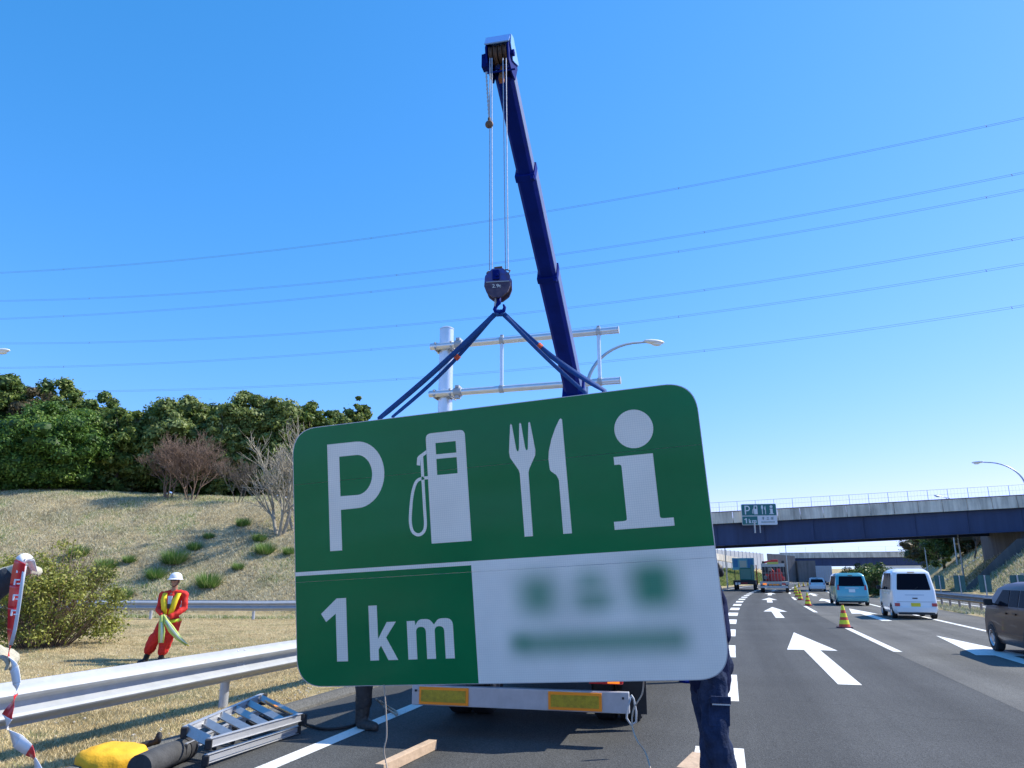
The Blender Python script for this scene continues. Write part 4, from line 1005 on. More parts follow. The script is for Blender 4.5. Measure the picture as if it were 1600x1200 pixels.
tr('dark evergreen tree at the left edge of the hilltop wood', 12, 584, 62, 51, EVG, nleaf=13000, nclump=80)
tr('evergreen with a loose wispy top second from the left edge', 100, 592, 56, 52, EVG, nleaf=11000)
tr('brownish budding tree between the two leftmost dark evergreens', 58, 603, 42, 50.5, EVR, nleaf=7000, size=.2)
tr('broad bright green tree in front at the left of the wood', 95, 632, 84, 46.5, EVB, nleaf=24000, nclump=120, size=.22, clump=.22, low=.03)
tr('low bright green tree at the left edge in front of the wood', 22, 664, 70, 45.4, EVB, nleaf=13000, nclump=80, size=.22, clump=.25)
tr('spreading evergreen filling the skyline between the two dips', 258, 628, 58, 51, EVG, nleaf=10000)
tr('evergreen shoulder right of the tallest light crown', 440, 615, 44, 49.6, EVL, nleaf=9000)
tr('evergreen filling the skyline left of the tallest light crown', 335, 618, 48, 51, EVG, nleaf=10000)
tr('rounded evergreen over the upper left corner of the sign', 486, 626, 40, 50.5, EVG, nleaf=9000)
tr('low evergreen in the dip right of the broad bright tree', 196, 634, 48, 49, EVG, nleaf=10000)
tr('mid green tree sloping down right of the broad bright tree', 165, 612, 50, 50.5, EVG, nleaf=11000)
tr('rounded evergreen in the dip of the skyline', 222, 640, 46, 50, EVL, nleaf=10000)
tr('domed olive green tree left of the tallest light crown', 292, 619, 62, 50, EVL, nleaf=15000, nclump=90)
tr('tallest light green crown at the middle of the wood', 396, 602, 48, 50, EVL, nleaf=15000, nclump=80, size=.24)
tr('leaning light tree below the tallest crown', 358, 628, 34, 48.8, EVL, nleaf=8000)
tr('dark evergreen behind the pale bare tree', 452, 626, 46, 51, EVG, nleaf=12000)
tr('grey green evergreen over the left corner of the sign', 512, 634, 40, 52, EVG, nleaf=10000)
tr('small evergreen in the dip above the upper left edge of the sign', 538, 632, 34, 52.5, EVL, nleaf=8000)
tr('thin topped evergreen ending the wood above the sign', 562, 617, 33, 53, EVG, nleaf=9000)
tr('shaded dark tree filling the back of the wood', 250, 660, 70, 56, EVG, nleaf=9000, group='trees on the hilltop')
tr('shaded dark tree at the back of the wood behind the bare tree', 400, 650, 80, 57, EVG, nleaf=9000)
tr('shaded dark tree at the back of the wood behind the bright tree', 130, 640, 80, 58, EVG, nleaf=8000)

for k, px in enumerate(range(-20, 560, 58)):
    p = at(px, 770, 50.5 + (k % 3)); z = hgt(p.x, p.y); tree('%s shaded thicket at the foot of the hilltop wood' % ['leftmost', 'second', 'third', 'fourth', 'fifth', 'sixth', 'seventh', 'eighth', 'ninth', 'tenth'][k], Vector((p.x, p.y, z)), z + 3.4, 2.4, 1.6, EVG, nclump=40, nleaf=3600, size=.26, cat='shrub', group='thicket under the wood', name='thicket', clump=.3)
def bare_tree(name, label, base, H, stems, m, spread=.5, seed=1, depth=5, thick=.10, group=None, droop=0.0, kids=(2, 3)):
    r_ = random.Random(seed); b = MB(); tw = MB()
    def grow(p, d, L, r, lv):
        n = 3; pts = [p]; rr = [r]; q = p.copy(); dd_ = d.copy()
        for k in range(n):
            dd_ = (dd_ + Vector((r_.gauss(0, .14), r_.gauss(0, .14), r_.gauss(.03, .09)))).normalized(); q = q + dd_ * (L / n); pts.append(q.copy()); rr.append(r * (1 - .42 * (k + 1) / n))
        (b if lv > 2 else tw).tube(pts, [max(x_, .006) for x_ in rr], 6 if lv > 2 else 3, cap=False)
        if lv <= 0: return
        nk = r_.randint(*kids)
        for k in range(nk + (1 if lv < 3 else 0)):
            f = r_.uniform(.35, 1.0); i = min(int(f * n), n - 1); o = pts[i].lerp(pts[i + 1], f * n - i) if f < 1 else pts[-1]
            a = Vector((r_.gauss(0, 1), r_.gauss(0, 1), r_.gauss(.1, .5))).normalized()
            nd_ = (dd_ * (1 - spread) + a * spread + Vector((0, 0, .12 - droop))).normalized()
            grow(o, nd_, L * r_.uniform(.62, .82), r * .55, lv - 1)
        grow(pts[-1], dd_, L * .75, r * .6, lv - 1)
    t = thing(name, label, 'bare tree', base, 0, group)
    for s_ in range(stems):
        a = 2 * PI * s_ / stems + .6; k = .18 + .5 * spread if stems > 1 else .05
        grow(Vector((.12 * math.cos(a), .12 * math.sin(a), -.2)), Vector((math.cos(a) * k, math.sin(a) * k * .7, 1)).normalized(), H * .36, thick * r_.uniform(.8, 1.1), depth)
    obj('trunk', b, m, t, smooth='all'); obj('twigs', tw, m, t, kind=None); return t
p = hit(437, 836); bare_tree('bare_tree', 'pale grey leafless tree with several stems on the slope by the sign edge', p, 6.0, 3, M_barkpale, .50, 5, 4, .11, kids=(2, 3))
p = hit(463, 828) or p; bare_tree('bare_tree', 'second pale leafless tree half hidden by the left edge of the sign', p, 4.6, 2, M_barkpale, .50, 11, 4, .10)
p = hit(262, 779); bare_tree('bare_tree', 'left one of two reddish bare spreading trees at the dark gap in the wood', p, 3.6, 4, M_barkred, .48, 3, 5, .055, 'reddish bare trees', kids=(2, 3))
p = hit(298, 781); bare_tree('bare_tree', 'right one of two reddish bare spreading trees at the dark gap in the wood', p, 3.9, 4, M_barkred, .48, 8, 5, .055, 'reddish bare trees', kids=(2, 3))
p = hit(372, 786); bare_tree('bare_tree', 'thin low bare shrub between the reddish trees and the pale tree', p, 2.9, 3, M_bark, .5, 21, 4, .035)

def bush(label, base, w, dpt, H, m, n, size, tw=True, seed=4, name='bush', group=None, nclump=60, fill=.8):
    r_ = random.Random(seed); t = thing(name, label, 'bush', base, 0, group)
    if tw:
        b = MB()
        for k in range(150):
            a = r_.random() * 2 * PI; q = r_.random() ** .5; e = Vector((math.cos(a) * w * q, math.sin(a) * dpt * q, H * (1.02 - .55 * q * q) * r_.uniform(.75, 1.08)))
            s_ = Vector((e.x * .25, e.y * .25, -.1)); md = s_.lerp(e, .5) + Vector((r_.gauss(0, .08), r_.gauss(0, .08), .1)); b.tube([s_, md, e], [.014, .009, .003], 4, cap=False)
        obj('stems', b, M_barkred, t)
    C = []; Q = []
    for k in range(nclump):
        a = r_.random() * 2 * PI; q = r_.random() ** .5 * .9; z = H * (.95 - .5 * q * q) * r_.uniform(.12, 1)
        rr = r_.uniform(.16, .34) * H * .6; C.append((math.cos(a) * w * q, math.sin(a) * dpt * q, z)); Q.append((rr, rr, rr * .7))
    V, F, ti = leaves(C, Q, n, size, fill=fill); np_mesh('foliage', V, F, m, t, tint=ti); return t
p = gnd(78, 1022); bush('big yellowish green bush with reddish stems on the turf at the left edge', Vector((p.x - 1.15, p.y + 1.6, hgt(p.x - 1.1, p.y + 1.6))), 1.75, 1.6, 2.45, BSH, 24000, .07, nclump=170, fill=.95)
# median hedge and far greenery on the right
HB = ['nearest clipped bush of the median hedge, left of the white van', 'second clipped bush of the median hedge counted from the white van', 'third clipped bush of the median hedge counted from the white van', 'farthest clipped bush of the median hedge, over the roof of the teal minivan']
for k, (px, Y, w_, h_) in enumerate([(1376, 62, 1.3, 2.7), (1366, 69, 1.5, 2.8), (1354, 77, 1.7, 2.9), (1341, 88, 2.0, 3.1)]):
    bush(HB[k], Vector((at(px, 905, Y).x, Y, 0)), w_, 3.2, h_, HDG, 7000, .20, tw=True, seed=30 + k, group='median hedge bushes', nclump=80, fill=.6)
for k, (px, py, Y, w_, h_, lb) in enumerate([(1478, 905, 122, 4.6, 11.0, 'dark leafless looking tree beyond the overpass right of the white van'), (1515, 880, 116, 4.6, 5.0, 'dark brown tree on the cutting between two pale poles'), (1556, 862, 112, 3.2, 3.4, 'thin dark tree high on the cutting under the overpass'), (1468, 880, 150, 7, 7.5, 'dark tree mass behind the right end of the farther overpass')]):
    q = at(px, py, Y); z = hgt(q.x, Y); tree(lb, Vector((q.x, Y, z)), z + h_, w_, w_, EVG if k % 2 == 0 else EVR, nclump=30, nleaf=2600, size=.34, cat='tree', group='trees beyond the overpass', name='roadside_tree')
for k, (px, Y, w_, h_) in enumerate([(1456, 165, 7, 8), (1490, 140, 6, 8), (1524, 132, 5.0, 3.2), (1505, 118, 3.5, 6.5)]):
    q = at(px, 900, Y); z = hgt(q.x, Y); tree(['dark tree mass hard against the right end of the farther overpass', 'dark tree behind the two pale poles', 'dark tree highest on the cutting beyond the overpass', 'low dark shrub at the foot of the pale poles'][k], Vector((q.x, Y, z - .3)), z + h_, w_, w_, EVR if k == 2 else HDG, nclump=36, nleaf=5000, size=.34, group='trees beyond the overpass', name='roadside_tree')
for k, Y in enumerate((80, 95, 112)):
    t_ = thing('slope_stairs', ['nearest', 'middle', 'farthest'][k] + ' of three pale concrete stair strips climbing the cutting under the overpass', 'stairs', st(23, Y), 0, 'stairs on the cutting')
    for n_ in range(24):
        d_ = 23 + n_ * .5; q = st(d_, Y) - st(23, Y); b = MB(); zz = hgt(*(st(d_, Y).xy)) + .10; b.box((q.x, q.y, zz), (.50, .9, .22), Matrix.Rotation(head(Y), 3, 'Z')); obj('step', b, M_conc, t_)
for k, px in enumerate((1522, 1556)):
    p = at(px, 868, 104); bare_tree('bare_tree', ['bare dark tree on the cutting under the overpass, left one of two', 'bare dark tree on the cutting under the overpass, right one of two'][k], Vector((p.x, 104, hgt(p.x, 104))), 5, 1, M_bark, .42, 40 + k, 4, .16)

# grass: blades joined into single ground covers
STRAW = leaf_mat('straw_blades', [(0, (.34, .26, .13)), (.4, (.62, .49, .26)), (.8, (.80, .68, .42)), (.88, (.30, .32, .11)), (1, (.15, .22, .06))], trans=.25, rough=.8)
SLOPE = leaf_mat('slope_blades', [(0, (.30, .25, .16)), (.35, (.56, .51, .35)), (.7, (.74, .69, .50)), (.8, (.27, .32, .11)), (1, (.15, .25, .06))], trans=.25, rough=.8)
BANK = leaf_mat('bank_blades', [(0, (.10, .17, .04)), (.6, (.20, .26, .07)), (1, (.42, .40, .18))], trans=.25, rough=.8)
FRESH = leaf_mat('fresh_grass', [(0, (.07, .15, .03)), (.6, (.15, .28, .06)), (1, (.36, .40, .16))], trans=.3, rough=.7)
def blades(name, P, h, w, m, lean=.5, kind='stuff', parent=None, tint=None, **kw):
    P = np.asarray(P); n = len(P); a = rng.random(n) * 2 * PI; hh = h * (.5 + rng.random(n)); ww = w * (.6 + .8 * rng.random(n))
    dx = np.stack([np.cos(a), np.sin(a), np.zeros(n)], 1); la = rng.random(n) * 2 * PI; le = lean * hh * rng.random(n) ** .7
    tip = P + np.stack([np.cos(la) * le, np.sin(la) * le, hh], 1)
    V = np.stack([P - dx * ww[:, None] / 2, P + dx * ww[:, None] / 2, tip], 1).reshape(-1, 3)
    return np_mesh(name, V, np.arange(3 * n).reshape(-1, 3), m, parent, tint=rng.random(n) if tint is None else tint, kind=kind, **kw)
P = []; T = []
while len(P) < 130000:
    y = 6.2 + 24 * rnd.random() ** 1.6; px = rnd.uniform(-30, 480); x = (px - 800) / FPX * (y * cP - .4)
    d = sd(x, y)
    if d > -5.42 or y > 31: continue
    g_ = noise.noise(Vector((x * .45, y * .45, 5))); P.append((x, y, hgt(x, y) - .005)); T.append(min(1, max(0, rnd.random() * .80 + .45 * noise.noise(Vector((x * 1.3, y * 1.3, 1))) + (.35 if g_ > .30 + .2 * rnd.random() else 0))))
P = np.array(P); sc_ = np.ones(len(P))
blades('dry_grass', P, .035, .011, STRAW, 1.3, tint=np.array(T))
P = []; T = []
while len(P) < 150000:
    y = 30.5 + 17 * rnd.random(); x = (rnd.uniform(-30, 520) - 800) / FPX * (y * cP + .8); g_ = noise.noise(Vector((x * .3, y * .3, 2))) + .4 * noise.noise(Vector((x * 1.1, y * 1.1, 2)))
    P.append((x, y, hgt(x, y) - .01)); T.append(min(1, max(0, rnd.random() * .66 + .22 * noise.noise(Vector((x * .9, y * .9, 4))) + (.36 if g_ > .02 + .35 * rnd.random() or y < 31.5 or y > 43.5 + rnd.random() else 0))))
blades('hill_grass', P, .11, .030, SLOPE, 1.3, tint=np.array(T))
P = []
while len(P) < 40000:
    y = 60 + 70 * rnd.random(); d = 21.5 + 16 * rnd.random(); q = st(d, y); P.append((q.x, q.y, hgt(q.x, q.y) - .02))
blades('cutting_grass', P, .28, .09, SLOPE, 1.2)
P = []
while len(P) < 40000:
    y = 85 + 140 * rnd.random(); d = -8.2 - 16 * rnd.random(); q = st(d, y); P.append((q.x, q.y, hgt(q.x, q.y) - .02))
blades('bank_grass', P, .45, .16, BANK, 1.2)
P = []
while len(P) < 30000:
    y = 20 + 90 * rnd.random() ** 1.3; d = rnd.uniform(9.85, 11.5); q = st(d, y); P.append((q.x, q.y, 0))
blades('median_grass', P, .13, .03, SLOPE, 1.0)
M_litter = mat('pale_stones', (.50, .47, .42), .9, var=.3, vscale=20); b = MB()
for k in range(700):
    y = 6.5 + 22 * rnd.random() ** 1.5; d_ = -5.5 - (8 * rnd.random() ** 1.6 if k % 3 else .5 * rnd.random()); q = st(d_, y); z_ = rnd.uniform(.008, .022)
    b.ellip((q.x, q.y, hgt(q.x, q.y) + z_ * .4), (z_, z_ * rnd.uniform(.6, 1.2), z_ * .6), n=5, m=3)
obj('roadside_gravel', b, M_litter, kind='stuff')
# single tussocks on the slope
tus = None
TU = [(272, 876, 'large grass tussock up the slope right above the man in red', 1.5), (303, 856, 'grass tussock highest on the slope above the man in red', .9), (326, 913, 'large grass tussock to the right of the man in red', 1.4), (165, 886, 'dark grass tussock above the right side of the big bush', 1.2),
      (122, 866, 'pale grass tussock over the middle of the big bush', 1.2), (243, 900, 'grass tussock just behind the helmet of the man in red', 1.1), (202, 876, 'small tussock midway between the bush and the man in red', .8), (414, 862, 'grass tussock below the pale bare tree', 1.2),
      (405, 842, 'grass tussock just above the one below the pale bare tree', .9), (326, 838, 'small tussock high in the middle of the slope', .7), (380, 818, 'faint tussock left of the pale bare tree', 1.0), (452, 862, 'grass tussock touching the left edge of the sign', .8), (190, 932, 'flat tussock beside the right side of the bush near the far rail', 1.1), (372, 886, 'faint flat tussock near the middle right of the slope', .7)]
for px, py, lb, s_ in TU:
    p = hit(px, py + 4)
    if p is None: continue
    if tus is None:
        tus = thing('grass_tussock', lb, 'tussock', p, 0, 'grass tussocks on the slope')
        a = rng.random(700) * 2 * PI; q = rng.random(700) ** .6 * .26; PP = np.stack([np.cos(a) * q, np.sin(a) * q, np.zeros(700) - .05], 1)
        n = 700; la = a + rng.normal(size=n) * .4; hh = .50 * (.3 + .8 * rng.random(n)); le = .34 * rng.random(n) + q * .5
        tip = PP + np.stack([np.cos(la) * le, np.sin(la) * le, hh], 1); dx = np.stack([-np.sin(la), np.cos(la), np.zeros(n)], 1) * .016
        V = np.stack([PP - dx, PP + dx, tip], 1).reshape(-1, 3); np_mesh('blades', V, np.arange(3 * n).reshape(-1, 3), FRESH, tus, tint=rng.random(n), kind='stuff'); tus.scale = (s_,) * 3
    else: dup(tus, p, rnd.random() * 6, lb, s_)

# ------------------------------------------------------------------ vehicles
M_glass = mat('car_glass', (.008, .011, .018), .10, spec=.10)
M_glass.node_tree.nodes['Principled BSDF'].inputs['IOR'].default_value = 1.12
M_black = mat('black_plastic', (.02, .02, .022), .55)
def lerp_tab(tab, z):
    if z <= tab[0][0]: return tab[0][1]
    for (a, va), (b_, vb) in zip(tab, tab[1:]):
        if z <= b_: return va + (vb - va) * (z - a) / (b_ - a)
    return tab[-1][1]
def car(label, loc, rz, L, W, H, paint, belt, kind='van', plate='white', tail='low', cat='car', group='cars in the open lanes', roofr=None):
    """one-box body lofted in level rings: rear edge, front edge and half width change with height"""
    hw_ = W / 2; t = thing('parked_car' if False else kind, label, cat, loc, rz, group)
    if kind in ('minivan', 'van'):
        yr = [(.2, .06), (.32, .0), (.55, .0), (belt, .05), (H - .16, .26 if kind == 'minivan' else .16), (H, .42)]
        yf = [(.2, L - .12), (.35, L), (.7, L - .03), (belt - .03, L - .22), (H - .10, L - .95), (H, L - 1.4)]
    else:
        yr = [(.2, .06), (.32, .0), (.6, .0), (belt, .08), (H - .14, .42), (H, .65)]
        yf = [(.2, L - .12), (.35, L), (.62, L - .04), (belt - .04, L - .30), (belt + .02, L - .95), (H - .10, L - 1.60), (H, L - 1.95)]
    hwt = [(.2, hw_ - .06), (.34, hw_), (belt, hw_ - .01), (H - .14, hw_ - .12), (H - .04, hw_ - .2), (H, hw_ - .34)]
    zs = [.2, .26, .34, .45, .6, .75, belt - .03, belt + .02]; z = belt + .1
    while z < H - .15: zs.append(z); z += .12
    zs += [H - .14, H - .09, H - .05, H - .02, H]
    V = []; F = []; n = 0; cs = 5
    for zi, z in enumerate(zs):
        a, b_, w = lerp_tab(yr, z), lerp_tab(yf, z), lerp_tab(hwt, z); rc = .13 if z < H - .1 else .2; ring = []
        for cx, cy, a0, rr in ((w - rc, a + rc, -90, rc), (w - rc * 2.2, b_ - rc * 2.2, 0, rc * 2.2), (-w + rc * 2.2, b_ - rc * 2.2, 90, rc * 2.2), (-w + rc, a + rc, 180, rc)):
            for k in range(cs + 1):
                th = R(a0 + 90 * k / cs); ring.append((cx + rr * math.cos(th), cy + rr * math.sin(th), z))
        n = len(ring); V += ring
    for i in range(len(zs) - 1):
        for k in range(n): F.append((i * n + k, i * n + (k + 1) % n, (i + 1) * n + (k + 1) % n, (i + 1) * n + k))
    F.append(tuple(range(n - 1, -1, -1))); F.append(tuple((len(zs) - 1) * n + k for k in range(n)))
    b = MB(); b.add(V, F); body = obj('body', b, paint, t, smooth=True)
    def rear(name, poly, m, t0=.002, t1=.008, par=t):
        b = MB(); b.prism([poly], lambda u, v, q: Vector((u, lerp_tab(yr, v) - q, v)), t0, t1); return obj(name, b, m, par)
    def side(name, poly, m, s_, t0=.002, t1=.007, par=t):
        b = MB(); b.prism([poly], lambda u, v, q: Vector((s_ * (lerp_tab(hwt, v) + q), u, v)), t0, t1); return obj(name, b, m, par)
    z0, z1 = belt + .03, H - .19; a = hw_ - .20
    rw = rear('rear_window', roundpoly([(-a - .02, z0, .05), (a + .02, z0, .05), (a - .07, z1, .06), (-a + .07, z1, .06)]), M_glass)
    b = MB(); b.tube([(0, lerp_tab(yr, z0) - .03, z0), (.16, lerp_tab(yr, z0 + .12) - .03, z0 + .12)], .008, 5); obj('wiper', b, M_black, rw)
    for s_ in (-1, 1):
        y0 = .42; y3 = L - (1.45 if kind in ('minivan', 'van') else 1.75)
        m1 = y0 + (y3 - y0) * .36; m2 = y0 + (y3 - y0) * .70
        for u0, u1, s0, s1 in ((y0, m1 - .04, .12, 0), (m1 + .03, m2 - .03, 0, 0), (m2 + .03, y3, 0, -.02)):
            p = [(u0, z0, ), (u1 + (.42 if u1 == y3 else 0), z0), (u1 + s1, H - .17), (u0 + s0, H - .17)]
            side('side_window', p, M_glass, s_)
        for u in (m1, m2, y3 + .25):
            side('door_gap', [(u - .006, .32), (u + .006, .32), (u + .006, z0 - .02), (u - .006, z0 - .02)], M_black, s_, .001, .003)
        for u in (m1 + .12, m2 + .12): side('door_handle', [(u, z0 - .16), (u + .17, z0 - .16), (u + .17, z0 - .125), (u, z0 - .125)], paint, s_, .0, .03)
        side('trim_line', [(.3, .42), (L - .4, .42), (L - .4, .45), (.3, .45)], M_black if paint.name == 'white_paint' and False else paint, s_, .0, .012)
        r = .29 if kind == 'minivan' else .27
        for yw in (.62, L - .68):
            side('wheel_arch', [(yw + (r + .05) * math.cos(R(q)), r + (r + .05) * math.sin(R(q))) for q in range(-10, 191, 12)], M_black, s_, .001, .005)
            wheel(t, s_ * (hw_ - .075), yw, r, .18)
        b = MB(); ym = L - (1.12 if kind != 'car' else 1.35); zz = belt + .10
        b.box((s_ * (hw_ + .12), ym, zz), (.17, .09, .14)); b.beam((s_ * (hw_ - .02), ym, zz - .05), (s_ * (hw_ + .08), ym, zz - .03), .04, .04); obj('mirror', b, M_black, t, bevel=.02)
        if tail == 'low': rear('tail_lamp', roundpoly([(s_ * (hw_ - .13) - .09, .48, .02), (s_ * (hw_ - .13) + .09, .48, .02), (s_ * (hw_ - .13) + .09, .60, .02), (s_ * (hw_ - .13) - .09, .60, .02)]), M_red, .003, .02)
        else: rear('tail_lamp', roundpoly([(s_ * (hw_ - .15) - .07, belt - .18, .02), (s_ * (hw_ - .15) + .06, belt - .18, .02), (s_ * (hw_ - .15) + .04, belt + .10, .02), (s_ * (hw_ - .15) - .02, belt + .10, .02)]), M_red, .003, .02)
    b = MB(); b.box((0, -.0, .36), (W - .18, .10, .22)); bm_ = obj('bumper', b, paint, t, bevel=.03)
    b = MB(); b.box((0, .05, .205), (W - .3, .16, .07)); obj('valance', b, M_black, t)
    pc = {'white': (.75, .76, .74), 'yellow': (.80, .60, .03)}[plate]; zp = .52 if tail == 'low' else belt - .22
    pl = rear('number_plate', [(-.165, zp - .085), (.165, zp - .085), (.165, zp + .085), (-.165, zp + .085)], mat('plate_' + plate, pc, .5), .01, .018)
    if kind == 'van': rear('tailgate_handle', roundpoly([(-.09, .76), (.09, .76), (.09, .80), (-.09, .80)]), M_black, .002, .02); rear('tailgate_crease', [(-.34, .895), (.34, .895), (.34, .91), (-.34, .91)], mat('crease_blue', (.25, .32, .42), .4), .001, .01)
    else: rear('garnish', [(-.36, belt - .09), (.36, belt - .09), (.36, belt - .05), (-.36, belt - .05)], M_rim, .002, .014)
    rear('gate_gap', [(-hw_ + .12, .50 if tail != 'low' else .64), (hw_ - .12, .50 if tail != 'low' else .64), (hw_ - .12, .51 if tail != 'low' else .65), (-hw_ + .12, .51 if tail != 'low' else .65)], M_black, .001, .003)
    rear('high_stop_lamp', [(-.12, H - .15), (.12, H - .15), (.12, H - .12), (-.12, H - .12)], M_black, .001, .03)
    return t
P_white = mat('white_paint', (.80, .80, .79), .25, coat=.6); P_teal = mat('teal_paint', (.10, .36, .40), .28, .35, coat=.7)
P_brown = mat('brown_paint', (.062, .028, .020), .42, .1, spec=.3, coat=.15); P_silver = mat('pearl_paint', (.70, .71, .72), .28, .2, coat=.5)
def on_road(px, Y): return Vector((at(px, 950, Y).x, Y, .002))
def px_ground(px, Y):
    f = Y * cP - CAM_H * sP; return Vector(((px - 800) / FPX * f, Y, .003))
q = px_ground(1434, 29.9); van = car('small white van seen from behind with a yellow number plate', q, head(30), 3.4, 1.56, 1.90, P_white, 1.06, 'van', 'yellow')
q = px_ground(1334, 43.4); car('teal minivan in the right lane ahead of the white van', q, head(44), 4.6, 1.72, 1.80, P_teal, 1.04, 'minivan', 'white', 'high')
q = px_ground(1278, 86); car('small white car far ahead beyond the teal minivan', q, head(90), 4.2, 1.74, 1.50, P_silver, .92, 'car', 'white', 'high')
car('dark brown boxy car cut off by the right edge of the picture', Vector((10.62, 14.40, .003)), head(15), 3.5, 1.48, 1.49, P_brown, .96, 'minivan', 'white', 'high')

# far lorries
M_teal2 = mat('truck_green', (.02, .26, .22), .4, coat=.3); M_tred = mat('machine_red', (.50, .03, .03), .45); M_cage = mat('cage_grey', (.20, .20, .19), .6, .3, var=.2, vscale=4)
def far_truck(name, label, px, Y, W, build, cat='truck'):
    t = thing(name, label, cat, px_ground(px, Y), head(Y)); build(t, W)
    for y_ in (1.0, 4.6):
        for s_ in (-1, 1): wheel(t, s_ * (W / 2 - .16), y_, .45, .3)
    return t
def b_flat(t, W):
    b = MB(); b.box((0, 3, .95), (W, 6, .30)); obj('deck', b, M_deck, t); b = MB(); b.box((0, 3, .62), (W * .5, 6, .3)); obj('chassis', b, M_dark, t)
    b = MB(); b.box((0, .02, .58), (W * .96, .12, .22)); bm2 = obj('bumper', b, M_galv, t)
    for x in (-1, 1): b = MB(); b.box((x * .92, -.05, .86), (.36, .04, .16)); obj('tail_lamp', b, M_red if x > 0 else M_amb, t)
    for x in (-.35, .0, .35): b = MB(); b.box((x, -.05, .80), (.28, .03, .14)); obj('reflector', b, M_orange, t)
    for x in (-1.1, -.8, -.5, -.2, .1, .4, .7, 1.0):
        b = MB(); b.beam((x, 1.0, 1.1), (x, 1.0, 2.9), .05, .05, up=(0, 1, 0)); obj('rack_post', b, M_cage, t)
    b = MB(); b.box((0, 1.0, 2.75), (2.3, .06, .34)); obj('rack_board', b, M_deck, t)
    b = MB(); b.box((0, 1.0, 1.95), (2.2, .05, .05)); obj('rack_rail', b, M_cage, t)
    b = MB(); b.box((.25, 1.8, 1.6), (1.2, 1.0, .9)); b.tube([(-.7, 1.6, 1.2), (-.1, 1.5, 2.3), (.6, 1.6, 1.3)], .08, 6); b.box((-.6, 2.2, 1.5), (.5, .8, .7)); obj('machine', b, M_tred, t, bevel=.04)
    b = MB(); b.box((-.2, 2.8, 1.7), (1.9, 1.0, 1.2)); obj('crate', b, M_dark, t)
    for x, z in ((-.8, 1.5), (.5, 2.2), (.9, 1.4), (-.3, 2.3)): b = MB(); b.box((x, 1.3, z), (.35, .3, .35)); obj('cable_drum', b, M_tred if x > 0 else M_cage, t, bevel=.05)
    b = MB(); b.box((0, 5.9, 2.0), (W * .9, 1.6, 1.9)); cb = obj('cab', b, M_dark, t, bevel=.08)
    b = MB(); b.box((.15, 5.2, 3.15), (.7, .5, .45)); b.tube([(-.9, 5.2, 3.1), (.3, 5.2, 3.3)], .12, 8); obj('beacon_bar', b, M_tred, t, bevel=.05)
    b = MB(); b.box((0, .95, 2.95), (1.1, .05, .22)); obj('yellow_board', b, mat('dull_yellow', (.42, .45, .10), .6), t)
    b = MB(); b.box((-1.02, 5.3, 3.05), (.28, .3, .35)); b.box((1.0, 5.3, 3.1), (.28, .3, .35)); obj('roof_lamp', b, M_black, t, bevel=.03)
far_truck('flatbed_truck', 'grey flatbed truck loaded with red machinery behind a rack, parked in the closed lane', 1211, 78, 2.75, b_flat)
def b_green(t, W):
    b = MB(); b.box((0, 3, .9), (W, 6, .5)); obj('deck', b, M_black, t)
    b = MB(); b.box((.15, 2.2, 1.9), (1.5, 1.6, 1.5)); obj('machine_housing', b, M_teal2, t, bevel=.12)
    b = MB(); b.box((.95, 2.0, 2.1), (.35, 1.4, 1.9)); obj('cab', b, M_teal2, t, bevel=.08)
    b = MB(); b.tube([(1.45, 1.5, .6), (1.45, 1.5, 3.0)], .07, 6); obj('stanchion', b, M_tred, t)
    for k, x in enumerate((-.95, -.6)): b = MB(); b.box((x, -.02, .75), (.26, .06, .3)); obj('marker', b, P_white, t)
    b = MB(); b.box((0, -.05, .82), (.8, .04, .12)); obj('tail_lamp', b, M_tred, t)
far_truck('green_truck', 'green machine on a low black truck standing left of the flatbed truck', 1164, 94, 2.6, b_green)
def b_box(t, W):
    b = MB(); b.box((0, 3, 2.0), (W, 6, 2.5)); obj('cargo_box', b, mat('pale_blue_box', (.36, .43, .52), .5, var=.08), t, bevel=.03)
    for k in range(7): b = MB(); b.box((-1.0 + k * .33, -.02, 2.0), (.05, .04, 2.3)); obj('door_rib', b, M_galv, t)
    b = MB(); b.box((0, .1, .6), (W * .9, .12, .2)); obj('bumper', b, M_dark, t)
far_truck('box_truck', 'pale blue box truck far away under the farther overpass', 1290, 122, 2.4, b_box)
# road works board beyond the green truck
q = px_ground(1164, 106); q.z = hgt(q.x, q.y); t = thing('works_board', 'blue and white roadworks information board on two legs above the green truck', 'information board', q, head(100))
M_bd = mat('board_blue', (.02, .20, .50), .5); M_bl = mat('board_light', (.10, .42, .62), .5)
b = MB(); b.box((0, 0, 3.3), (2.9, .08, 1.6)); bd = obj('board', b, M_bl, t)
b = MB(); b.box((-1.0, -.05, 3.4), (.62, .03, 1.1)); obj('blue_field', b, M_bd, bd); b = MB(); b.box((.95, -.05, 3.35), (.7, .03, 1.2)); obj('blue_field', b, M_bd, bd)
b = MB(); b.box((0, -.05, 3.3), (.9, .03, .9)); obj('pale_field', b, mat('board_pale', (.35, .50, .52), .5), bd)
for s_ in (-1, 1): b = MB(); b.beam((s_ * 1.2, .06, 0), (s_ * 1.2, .06, 2.6), .09, .09, up=(0, 1, 0)); obj('leg', b, M_dark, t)

